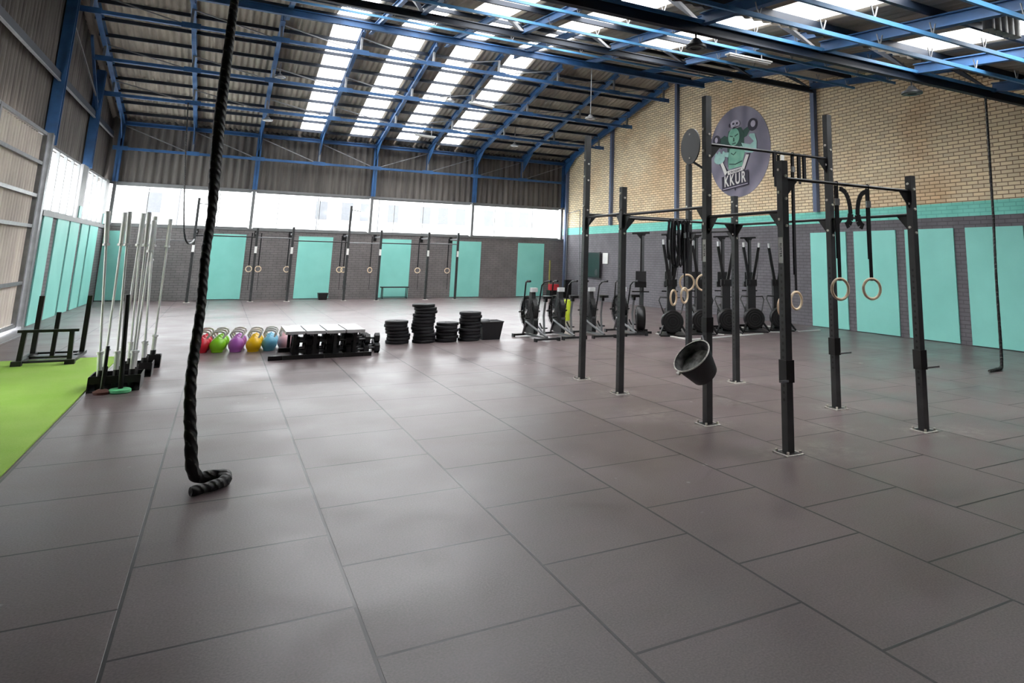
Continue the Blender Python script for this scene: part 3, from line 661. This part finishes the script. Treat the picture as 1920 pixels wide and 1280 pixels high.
for i, (x, y, z, s_) in enumerate(spots):
    if s_ == 'x': lab = 'black hex dumbbell '+xl[i-24]
    else: lab = 'black hex dumbbell %s, %s one %s' % (s_, rown[i % 3], gapn[i//6])
    if i < 24 and i//6 == 3: x -= .0
    if dp is None:
        dp = thing('hex_dumbbell', lab, 'dumbbell', (x, y, z), 0, 'black hex dumbbells by the benches')
        for sx in (-1, 1): MB().prism(hexpoly(.086), (.055 if sx > 0 else -.135, 0, 0), (0, 1, 0), (0, 0, 1), (1, 0, 0), .08).build('head', 'rubber', dp)
        MB().cyl((-.09, 0, 0), (.09, 0, 0), .018, 10).build('handle', 'grey', dp, (0, 0, 0), True); dtree = [(c, []) for c in kids(dp)]
    else: dup(dp, (x, y, z), R(random.uniform(-4, 4)), lab, None, None, dtree)

# ------------------------------------------------------------------ stacks of bumper plates
pp = None; names = ['leftmost', 'tallest', 'third', 'fourth']; ordn = ['topmost', '2nd', '3rd', '4th', '5th', '6th', '7th', '8th', '9th', '10th', '11th', '12th', '13th', '14th']
for s_, (x, y, n, h) in enumerate([(2.43, 10.55, 7, .44), (2.93, 10.5, 12, .76), (3.41, 10.5, 6, .385), (3.9, 10.5, 9, .585)]):
    th = h/n
    for k in range(n):
        d = n-1-k; lab = 'black bumper plate, %s%s of the %s plate stack' % (ordn[d], '' if d == 0 else ' from the top', names[s_])
        ox, oy = random.uniform(-.02, .02)+(.02*math.sin(k*.9) if s_ < 2 else 0), random.uniform(-.015, .015)
        if pp is None:
            pp = thing('bumper_plate', lab, 'weight plate', (x+ox, y+oy, 0), 0, 'black bumper plates in stacks'); e = .0615
            MB().lathe([(.028, .004), (.06, .004), (.062, .0), (.2, .0), (.222, .006), (.225, .012), (.225, e-.012), (.222, e-.006), (.2, e), (.062, e), (.06, e-.004), (.028, e-.004)], (0, 0, 0), 40, 'z', True).build('plate', 'rubber', pp, (0, 0, 0), True)
            MB().lathe([(.0255, .003), (.03, .003), (.03, e-.003), (.0255, e-.003)], (0, 0, 0), 24, 'z', True).build('steel_hub', 'steel', pp, (0, 0, 0), True); ptree = [(c, []) for c in kids(pp)]; pz = e; pp.scale = (1, 1, th/e)
        else: o = dup(pp, (x+ox, y+oy, k*th), 0, lab, None, None, ptree); o.scale = (1, 1, th/pz)
bx = thing('storage_tub', 'black open tub at the right end of the plate stacks', 'tub', (4.36, 10.62, 0))
MB().quadbox([(-.19, -.17, 0), (.19, -.17, 0), (.19, .17, 0), (-.19, .17, 0), (-.22, -.2, .36), (.25, -.2, .36), (.25, .2, .36), (-.22, .2, .36)]).build('tub_body', 'rubber', bx)
MB().tube([(-.22, -.2, .365), (.25, -.2, .365), (.25, .2, .365), (-.22, .2, .365), (-.22, -.2, .365)], .014, 8).build('tub_rim', 'dark', bx)
o = MB().lathe([(0, 0), (.12, .0), (.13, .02), (.1, .05), (0, .06)], (4.25, 10.62, .36), 24).build('grip_pad', 'grey', None, (0, 0, 0), True); tag(o, 'small grey pad lying on the black tub', 'pad')

# ------------------------------------------------------------------ air bikes
def bike(lab, x, y, rz):
    t = thing('air_bike', lab, 'exercise bike', (x, y, 0), rz, 'air bikes in a row')
    for y_ in (-.56, .52): MB().beam((-.27, y_, .045), (.27, y_, .045), .07, .04).box(-.29, -.25, y_-.05, y_+.05, 0, .07).box(.25, .29, y_-.05, y_+.05, 0, .07).build('foot_bar', 'dark', t)
    m = MB(); m.tube([(-.05, .5, .07), (-.08, .3, .34), (-.06, -.1, .22), (0, -.55, .08)], .024, 8); m.tube([(.05, .5, .07), (.08, .3, .34), (.06, -.1, .22), (0, -.5, .08)], .024, 8); m.beam((0, -.55, .06), (0, .52, .06), .06, .04); m.build('frame', 'steel', t, (0, 0, 0), True)
    m = MB()
    for xx in (-.07, .07):
        for r_ in (.34, .26, .18, .1): m.torus((xx, .32, .55), r_, .004, 'x', 30, 5)
        for k in range(14): a = 2*math.pi*k/14; m.beam((xx, .32+.05*math.cos(a), .55+.05*math.sin(a)), (xx, .32+.34*math.cos(a), .55+.34*math.sin(a)), .005, .005, (1, 0, 0))
    m.lathe([(.335, -.05), (.345, -.05), (.345, .05), (.335, .05)], (0, .32, .55), 30, 'x', True); m.build('fan_cage', 'black', t)
    m = MB()
    for k in range(8): a = 2*math.pi*k/8; m.quadbox([(-.06, .32+.06*math.cos(a), .55+.06*math.sin(a)), (.06, .32+.06*math.cos(a+.15), .55+.06*math.sin(a+.15)), (.06, .32+.31*math.cos(a+.1), .55+.31*math.sin(a+.1)), (-.06, .32+.31*math.cos(a), .55+.31*math.sin(a))]+[(-.06, .325+.06*math.cos(a), .55+.06*math.sin(a)), (.06, .325+.06*math.cos(a+.15), .55+.06*math.sin(a+.15)), (.06, .325+.31*math.cos(a+.1), .55+.31*math.sin(a+.1)), (-.06, .325+.31*math.cos(a), .55+.31*math.sin(a))])
    m.build('fan', 'grey', t)
    MB().prism([(.5, .1), (-.02, .1), (-.02, .38), (.1, .62), (.16, .98), (.26, .98), (.3, .62), (.46, .4)], (-.05, 0, 0), (0, 1, 0), (0, 0, 1), (1, 0, 0), .1).build('shroud', 'dark', t)
    MB().box(-.07, .07, .1, .2, .98, 1.07).build('console', 'chrome', t)
    m = MB(); m.tube([(0, -.42, .12), (0, -.36, .5), (0, -.42, .82)], .024, 10); m.build('seat_post', 'steel', t, (0, 0, 0), True)
    MB().prism([(-.11, -.52), (-.07, -.56), (.07, -.56), (.11, -.52), (.05, -.38), (.02, -.28), (-.02, -.28), (-.05, -.38)], (0, 0, .87), (1, 0, 0), (0, 1, 0), (0, 0, 1), .055).box(-.03, .03, -.46, -.38, .8, .875).build('seat', 'blacks', t)
    for sx in (-1, 1):
        h_ = MB().tube([(sx*.15, .28, .3), (sx*.19, .22, .8), (sx*.2, .16, 1.12), (sx*.23, .08, 1.2), (sx*.25, -.12, 1.22)], .017, 8).build('handle', 'blacks', t, (0, 0, 0), True)
        MB().tube([(sx*.25, -.02, 1.22), (sx*.25, -.16, 1.222)], .024, 8).build('grip', 'rubber', h_, (0, 0, 0), True)
        MB().beam((sx*.1, .0, .32), (sx*.1, -sx*.12, .32-sx*.1), .02, .03).box(sx*.16-.05, sx*.16+.05, -sx*.12-.04, -sx*.12+.04, .31-sx*.1, .335-sx*.1).build('pedal', 'black', t)
        MB().cyl((sx*.12, .32, .55), (sx*.26, .32, .55), .016, 8).build('foot_peg', 'black', t)
    return t
bk0 = bike('leftmost black and silver air bike in the row', 5.3, 10.3, R(4))
btr = [(c, kids(c)) for c in kids(bk0)]
dup(bk0, (6.0, 10.4, 0), R(2), 'second air bike from the left, just left of the nearest far upright', None, None, btr)
dup(bk0, (6.78, 10.4, 0), R(-2), 'third air bike, seen between the two leftmost rig uprights', None, None, btr)
dup(bk0, (7.68, 10.5, 0), R(-4), 'rightmost air bike, partly hidden by the second rig upright', None, None, btr)

# ------------------------------------------------------------------ ski machines (V-shaped arms) and rowers stored upright
def ski(lab, x, y, rz):
    t = thing('ski_machine', lab, 'ski machine', (x, y, 0), rz, 'ski machines along the right wall')
    MB().box(-.3, .3, -.5, .4, 0, .03).build('platform', 'black', t)
    MB().box(-.1, .1, -.02, .16, .03, 1.2).build('column', 'dark', t)
    MB().box(-.13, .13, -.05, .1, 1.12, 1.28).box(-.06, .06, -.09, -.04, 1.16, 1.26).build('console', 'black', t)
    for sx in (-1, 1):
        a = MB().beam((sx*.04, .06, 1.2), (sx*.2, .02, 2.12), .07, .06).build('arm', 'black', t)
        MB().cyl((sx*.2, -.02, 2.1), (sx*.205, -.02, 2.22), .03, 10).build('pulley', 'chrome', a, (0, 0, 0), True)
        MB().tube([(sx*.21, -.03, 2.1), (sx*.15, -.07, 1.6), (sx*.1, -.08, 1.1)], .006, 6).build('cord', 'blacks', a)
        MB().tube([(sx*.1, .0, .85), (sx*.27, -.02, .86), (sx*.3, -.04, .78), (sx*.2, -.2, .5), (sx*.14, -.24, .4)], .016, 8).build('handle', 'blacks', t, (0, 0, 0), True)
        MB().beam((sx*.12, -.1, .4), (sx*.32, -.52, .04), .03, .04).build('strut', 'black', t)
    m = MB(); m.lathe([(.1, -.1), (.24, -.1), (.26, -.07), (.26, .07), (.24, .1), (.1, .1)], (0, -.22, .32), 28, 'y'); m.build('flywheel_housing', 'black', t, (0, 0, 0), True)
    m = MB()
    for r_ in (.07, .13, .19): m.torus((0, -.335, .32), r_, .008, 'y', 26, 6)
    m.build('vent_ring', 'dark', t, (0, 0, 0), True)
    return t
s0 = ski('leftmost ski machine with V shaped arms', 8.62, 9.95, R(-28)); stree = [(c, kids(c)) for c in kids(s0)]
for x, l in ((9.5, 'second ski machine from the left, behind the target upright'), (10.3, 'third ski machine from the left, right of the bucket upright'), (11.13, 'fourth ski machine from the left, fully visible between two uprights'), (12.0, 'rightmost ski machine, half behind the nearest upright')):
    dup(s0, (x, 9.98, 0), R(-28), l, None, None, stree)
def rower(lab, x, y, rz):
    t = thing('rowing_machine', lab, 'rowing machine', (x, y, 0), rz, 'rowing machines stored upright')
    MB().beam((.02, 0, .5), (.02, 0, 2.36), .035, .05).build('monorail', 'blacks', t)
    MB().beam((.07, 0, .55), (.07, 0, 2.32), .06, .04).build('rail_cover', 'grey', t)
    MB().beam((-.21, 0, 2.37), (.23, 0, 2.39), .05, .045).prism([(-.1, 0), (.14, 0), (.05, -.12), (0, -.12)], (0, -.01, 2.36), (1, 0, 0), (0, 0, 1), (0, 1, 0), .02).build('rear_leg', 'black', t)
    MB().box(-.12, .14, -.14, -.08, 1.2, 1.45).build('monitor', 'dark', t)
    MB().box(-.13, .15, -.1, .04, 1.06, 1.2).build('seat', 'black', t)
    MB().beam((-.2, -.1, .96), (.22, -.1, .96), .035, .03).build('handlebar', 'blacks', t)
    MB().lathe([(.08, -.1), (.27, -.1), (.3, -.06), (.3, .06), (.27, .1), (.08, .1)], (0, -.2, .34), 28, 'x').build('flywheel_housing', 'black', t, (0, 0, 0), True)
    m = MB()
    for r_ in (.1, .16, .22): m.torus((-.105, -.2, .34), r_, .009, 'x', 26, 6)
    m.build('vent_ring', 'grey', t, (0, 0, 0), True)
    MB().beam((0, -.15, .45), (.02, -.05, 1.1), .06, .07).build('footrest_beam', 'dark', t)
    MB().beam((-.25, -.42, .03), (.25, -.42, .03), .06, .05).beam((0, -.42, .04), (0, .1, .1), .05, .06).beam((0, .1, .03), (0, .1, .5), .05, .05).beam((-.22, .1, .03), (.22, .1, .03), .05, .05).build('front_leg', 'black', t)
    return t
r0 = rower('leftmost upright rowing machine with grey monitor, left of the ski machines', 8.22, 10.75, R(-25)); rtree = [(c, kids(c)) for c in kids(r0)]
for x, l in ((9.15, 'second upright rowing machine, behind the hanging bands'), (9.95, 'third upright rowing machine, by the bucket upright'), (10.82, 'fourth upright rowing machine, its T foot left of the far upright'), (11.75, 'rightmost upright rowing machine, T foot highest between uprights')):
    dup(r0, (x, 10.85, 0), R(-25), l, None, None, rtree)
tp = [((8.34, 10.17), (8.34, 8.80)), ((8.34, 8.80), (10.84, 9.26)), ((9.49, 10.2), (9.75, 9.4)), ((10.17, 10.29), (10.2, 9.3)), ((11.33, 10.76), (11.23, 9.51)), ((11.23, 9.51), (11.8, 9.3)), ((12.33, 10.72), (12.13, 9.34)), ((12.13, 9.34), (12.9, 9.38))]
tl = ['left side line running back from the near corner', 'long front line', 'short line left of the bucket upright', 'line right of the bucket upright', 'line between the two far uprights', 'front line behind the nearest upright', 'rightmost line running back', 'rightmost front line beside the grey wall']
for (a, b), l in zip(tp, tl):
    o = MB().beam((a[0], a[1], .012), (b[0], b[1], .012), .05, .022).build('floor_edging', 'white'); tag(o, 'pale floor edging by the ski machines, %s' % l, 'floor edging')

# ------------------------------------------------------------------ rig by the back wall
rg = thing('wall_rig', 'long black pull up rig standing along the back wall under the windows', 'pull-up rig')
B = [(-1.66, 24.4, 3.6), (.27, 24.5, 2.62), (1.45, 24.4, 2.7), (3.41, 24.5, 3.6), (4.6, 24.4, 2.7), (6.5, 24.5, 2.7), (7.75, 24.6, 2.72)]
for x, y, h in B:
    u = MB().box(-.04, .04, -.04, .04, .008, h).build('upright', 'upright', rg, (x, y, 0)); MB().box(-.1, .1, -.1, .1, 0, .008).build('base_plate', 'chalk', u)
    MB().box(-.041, .041, -.0415, -.0405, 1.72, 1.96).build('sticker', 'sticker', u)
    MB().beam((x, y+.04, 2.45), (x, YB-.02, 2.45), .05, .06).build('wall_arm', 'steel', rg); MB().box(x-.06, x+.06, YB-.03, YB-.005, 2.3, 2.58).build('wall_bracket', 'black', rg)
for i, z in enumerate((2.3, 2.28, 2.2, 2.18, 2.2, 2.24)):
    a, b = B[i], B[i+1]; MB().cyl((a[0]+.04, a[1], z), (b[0]-.04, b[1], z), .02, 10).build('crossbar', 'steel' if i % 2 else 'black', rg, (0, 0, 0), True)
MB().cyl((-3.2, 24.4, 2.1), (-1.7, 24.4, 2.1), .017, 10).build('crossbar', 'steel', rg, (0, 0, 0), True)
MB().beam((3.45, 24.5, 3.45), (3.75, 24.45, 3.4), .03, .03).beam((-1.62, 24.4, 3.4), (-1.3, 24.4, 3.4), .03, .03).build('target_arm', 'black', rg)
for k, (x, y, l) in enumerate([(.12, 24.72, 'left of a pair at the second post'), (.42, 24.72, 'right of a pair at the second post'), (1.36, 24.62, 'beside the third post'), (3.2, 24.7, 'left of a pair at the fourth post'), (3.35, 24.75, 'right of a pair at the fourth post'), (4.3, 24.6, 'left of the fifth post'), (6.17, 24.7, 'left of the sixth post'), (7.4, 24.75, 'left of the last post')]):
    t = thing('gymnastic_ring', 'small distant wooden ring '+l+' of the back rig', 'gymnastic ring', (x, y, 1.15), R(random.uniform(-35, 35)), 'rings on the back rig')
    MB().torus((0, 0, 0), .1, .016, 'y', 24, 8).build('ring', 'wood', t, (0, 0, 0), True); MB().box(-.02, .02, -.004, .004, .08, 1.3).build('strap', 'strap', t)
    m = MB(); m.box(.03, .045, .01, .015, -.75, -.1); m.build('strap_tail', 'strap', t)
t = thing('sawhorse_bench', 'small dark bench with thin legs before a teal panel at the back wall', 'bench', (5.45, 25.3, 0))
MB().box(-.55, .55, -.12, .12, .44, .48).build('seat', 'black', t)
for sx in (-.48, .48): MB().tube([(sx, -.1, .44), (sx, -.12, .02), (sx, .12, .02), (sx, .1, .44)], .016, 8).build('leg', 'black', t)
MB().beam((-.48, 0, .08), (.48, 0, .08), .02, .02).build('stretcher', 'black', t)
o = MB().quadbox([(-.14, -.14, 0), (.14, -.14, 0), (.14, .14, 0), (-.14, .14, 0), (-.18, -.17, .26), (.18, -.17, .26), (.18, .17, .26), (-.18, .17, .26)]).build('small_bin', 'black', None, (2.75, 25.2, 0)); tag(o, 'small black bin on the floor at the foot of the back wall', 'bin')

# ------------------------------------------------------------------ far right corner
tv = thing('blackboard', 'dark green board with a small round white emblem hanging on the far right wall', 'board', (wx(23)-.04, 23.05, 1.5), math.atan2(-(CXR-KX), YB-KY)*-1)
MB().box(-.02, .0, -1.0, 1.0, -.5, .5).build('board', pm('board_green', (30, 52, 50), .3), tv)
MB().box(-.03, .01, -1.04, -1.0, -.54, .54).box(-.03, .01, 1.0, 1.04, -.54, .54).box(-.03, .01, -1, 1, .5, .54).box(-.03, .01, -1, 1, -.54, -.5).build('frame', 'dark', tv)
MB().lathe([(0, -.03), (.13, -.03), (.13, -.022), (0, -.022)], (0, -.72, -.32), 24, 'x').build('round_emblem', 'grey', tv, label='small round white emblem')
o = MB().box(-.01, .02, -.25, .2, -.2, .25).build('notice_sheet', 'white', None, (wx(21.7)-.03, 21.75, 1.75)); tag(o, 'pale notice sheet on the wall right of the dark green board', 'notice')
o = MB().cyl((0, 0, 0), (0, 0, 1.65), .035, 10).build('corner_pole', pm('yellow_green_paint', (172, 166, 84), .6), None, (12.3, 25.3, 0), True); tag(o, 'upright yellow green pole in the far right corner', 'pole')
o = MB().box(-.4, .4, -.2, .2, 0, .34).build('storage_crate', 'black', None, (12.35, 24.6, 0)); tag(o, 'low black crate on the floor in the far right corner', 'crate')
o = MB().box(-.2, .2, -.14, .14, 0, .26).build('toolbox', 'red', None, (12.2, 24.6, .34)); tag(o, 'red box on top of the low black crate in the far corner', 'box')
o = MB().box(-.15, .15, -.1, .1, 0, .8).box(-.12, .12, -.12, -.1, .45, .7).build('loudspeaker', 'blacks', None, (12.75, 24.3, 0)); tag(o, 'tall black speaker standing in the far right corner', 'speaker')
o = MB().lathe([(0, 0), (.12, 0), (.13, .05), (.13, .5), (.1, .56), (0, .58)], (0, 0, 0), 20).build('yellow_bag', pm('lime_fabric', (206, 226, 60), .7), None, (7.9, 14.2, 0), True); tag(o, 'bright lime bag on the floor behind the third air bike', 'bag')
o = MB().tube([(0, 0, 0), (0, 0, 3.8), (.0, -1.3, 3.9), (0, -1.4, 0)], .02, 8).build('wall_conduit', 'steel', None, (CXR-.06, 25.2, .02)); tag(o, 'thin grey conduit running round the wall near the far right corner', 'pipe')

# ------------------------------------------------------------------ wall emblem
ey = 13.35; nx_ = Vector((-(YB-KY), -(KX-CXR), 0)).normalized(); eh = Vector(((KX-CXR), -(YB-KY), 0)).normalized(); ev = Vector((0, 0, 1))
em = thing('wall_emblem', 'round purple grey painted emblem of a green figure with kettlebells on the brick wall', 'wall sign')
eo = Vector((wx(ey), ey, 5.3))
def dec(name, polys, mat, lev):
    m = MB()
    for p in polys:
        P = [((x-462)/345*1.46, (665-y)/550*1.5) for x, y in p]
        m.prism(P, eo+nx_*(.012+.004*lev), eh, ev, nx_, .004)
    return m.build(name, mat, em)
def ell(cx, cy, rx, ry, n=28): return [(cx+rx*math.cos(2*math.pi*i/n), cy+ry*math.sin(2*math.pi*i/n)) for i in range(n)]
dk = pm('emblem_dark', (58, 56, 70), .8); gn = pm('emblem_green', (140, 196, 172), .8, scale=3, c2=(112, 168, 148)); gl = pm('emblem_pale_green', (168, 212, 206), .8); gd = pm('emblem_hair', (52, 84, 76), .8); wt = pm('emblem_white', (226, 224, 220), .8, var=.04); lv = pm('emblem_lilac', (186, 180, 196), .8)
m = MB(); m.prism([((x-462)/345*1.46, (665-y)/550*1.5) for x, y in ell(462, 665, 350, 552, 64)], eo, eh, ev, nx_, .012); m.build('backdrop', 'mural', em)
m = MB(); a_ = ell(462, 665, 330, 522, 64)
dec('arm', [[(300, 440), (250, 470), (215, 560), (260, 600), (330, 560), (350, 480)], [(520, 420), (570, 390), (600, 430), (560, 500), (510, 520)]], gd, 0)
dec('hair', [[(350, 400), (420, 360), (500, 380), (530, 460), (530, 600), (500, 660), (340, 840), (335, 640), (330, 520)]], gd, 1)
dec('torso', [[(365, 620), (500, 610), (550, 650), (530, 720), (515, 780), (510, 850), (350, 870), (345, 800), (350, 700)]], gn, 2)
dec('arm', [[(500, 570), (600, 610), (640, 580), (585, 500), (600, 480), (650, 490), (672, 590), (668, 680), (620, 712), (540, 690)], [(355, 660), (300, 650), (300, 700), (345, 720)], ell(240, 720, 66, 66), ell(238, 655, 16, 28), ell(200, 670, 14, 28), ell(290, 660, 14, 28)], gl, 3)
dec('head', [ell(415, 480, 66, 110)], gn, 4)
dec('face_lines', [[(370, 455), (405, 470), (405, 480), (368, 468)], [(425, 470), (465, 448), (468, 460), (428, 482)], [(395, 560), (440, 552), (436, 566), (398, 572)], [(410, 490), (420, 490), (424, 535), (408, 537)]], gd, 5)
dec('chest_lines', [[(385, 670), (410, 695), (440, 665), (444, 674), (412, 706), (380, 682)], [(360, 800), (430, 812), (510, 785), (510, 797), (432, 825), (358, 812)]], gd, 5)
dec('skull', [ell(432, 325, 56, 50), [(395, 350), (478, 352), (470, 378), (402, 378)]], lv, 4)
dec('skull_features', [ell(413, 318, 13, 14, 12), ell(455, 320, 12, 14, 12), [(428, 342), (442, 342), (435, 332)], [(410, 362), (468, 363), (468, 367), (410, 366)], ell(368, 330, 10, 24, 12)], dk, 5)  # dark eyes, nose, teeth line and side mark of the skull
dec('kettlebell_shape', [ell(208, 490, 46, 72), ell(628, 378, 52, 76)], dk, 4)
dec('kettlebell_highlight', [ell(205, 478, 18, 34), ell(636, 370, 26, 40)], lv, 5)
dec('banner_edge', [[(235, 780), (275, 760), (350, 900), (360, 900), (500, 890), (555, 710), (600, 712), (530, 920), (320, 960)]], dk, 1)
dec('banner', [[(255, 790), (285, 770), (335, 905), (310, 940)], [(555, 722), (588, 728), (530, 900), (508, 860)], [(335, 890), (515, 862), (520, 905), (345, 938)]], wt, 6)
dec('name_panel', [[(270, 955), (575, 905), (580, 1085), (275, 1130)]], dk, 6)
dec('base_strip', [[(285, 1105), (570, 1062), (570, 1070), (285, 1114)]], lv, 7)
dec('tail_spike', [[(412, 1100), (438, 1098), (428, 1145)]], dk, 5)
def glyphs(body, px, py, size, nm, mat, lev, skew, sx, sp=1.):
    c = eo+nx_*(.014+.004*lev)+eh*((px-462)/345*1.46)+ev*((665-py)/550*1.5)
    e1 = (eh+ev*skew); mw = Matrix(((e1.x, 0, nx_.x, c.x), (e1.y, 0, nx_.y, c.y), (e1.z, 1, nx_.z, c.z), (0, 0, 0, 1)))
    text(body, size, nm, mat, em, mw, .002, sp, sx)
glyphs('KKUR', 424, 1005, .5, 'name_lettering', wt, 7, .105, .7, 1.25)
glyphs('CROSSFIT', 430, 902, .10, 'banner_lettering', dk, 7, .09, 1.25, 1.05)

# ------------------------------------------------------------------ lamps
def lamp(nm, lab, x, y, z, zt, r_=.17, dark=False):
    t = thing('high_bay_lamp', lab, 'pendant lamp', (x, y, z))
    MB().lathe([(0, .12), (.05, .12), (.09, .06), (r_, .02), (r_, -.01), (r_-.015, -.015), (.06, .0), (0, .0)], (0, 0, 0), 28).build('housing', 'dark' if dark else 'steel', t, (0, 0, 0), True)
    MB().lathe([(.075, -.012), (r_-.03, -.016), (r_-.03, -.01), (.075, -.006)], (0, 0, 0), 28, 'z', True).build('lens', 'grey' if dark else 'white', t)
    MB().cyl((0, 0, .1), (0, 0, zt-z), .014, 8).build('rod', 'steel' if not dark else 'black', t); return t
lamp('', 'hanging lamp with pale disc near the black rope, nearer of the left two', .23, 19.62, 7.19, zb(19.7)-.1)
lamp('', 'small hanging lamp at left over the back wall, further of the left two', .11, 22.25, 6.24, zb(22.25)-.1)
lamp('', 'hanging lamp on a long thin white rod left of the brick gable', 8.91, 15.0, 6.12, 7.78)
lamp('', 'small hanging lamp over the back wall, right of the rooflights', 9.16, 22.25, 6.25, zb(22.25)-.1)
lamp('', 'small hanging lamp between the third and fourth rooflights', 5.75, 19.9, 7.2, zb(19.9)-.1)
lamp('', 'dark round lamp below the front beam, left of the tube light', 4.51, 3.34, 4.56, 4.77, .14, True)
lamp('', 'dark round lamp below the front beam, against the brick at right', 8.97, 3.34, 4.55, 4.77, .17, True)
def tubes(lab, a, b, up_):
    a, b = Vector(a), Vector(b); t = thing('tube_light', lab, 'tube light', a); d = b-a; L = d.length; e = d.normalized(); s_ = Vector((-e.y, e.x, 0))
    MB().beam((0, 0, 0), d, .16, .03).build('tray', 'white', t)
    for k in (-.04, .04): MB().cyl(s_*k+e*.03+Vector((0, 0, -.035)), s_*k+d-e*.03+Vector((0, 0, -.035)), .019, 10).build('tube', 'white', t, (0, 0, 0), True)
    for f in (.2, .8): MB().beam(d*f, d*f+Vector((0, 0, up_)), .01, .03).build('hanger', 'steel', t)
tubes('white twin tube light hanging under the front roof slope', (7.96, 6.95, 6.0), (9.14, 6.95, 6.0), .14)
tubes('white tube light hanging across the fourth rooflight', (6.36, 19.6, 7.2), (7.27, 19.6, 7.12), .4)
tubes('white tube light hanging low over the third rooflight', (5.11, 22.2, 6.29), (5.9, 22.2, 6.26), .4)
t = thing('hanging_roof_panel', 'fluted grey panel hanging under the roof at the top right', 'roof panel', (7.15, .9, 4.56))
m = MB()
for k in range(5): m.cyl((.07+.14*k, .0, .05), (.07+.14*k, 0, .4), .07, 14)
m.build('fluted_body', pm('grey_fluted_plastic', (150, 148, 142), .5, c2=(112, 110, 104), scale=9), t, (0, 0, 0), True)
MB().beam((0, 0, .38), (.7, 0, .38), .05, .04).build('top_rail', 'steel', t)
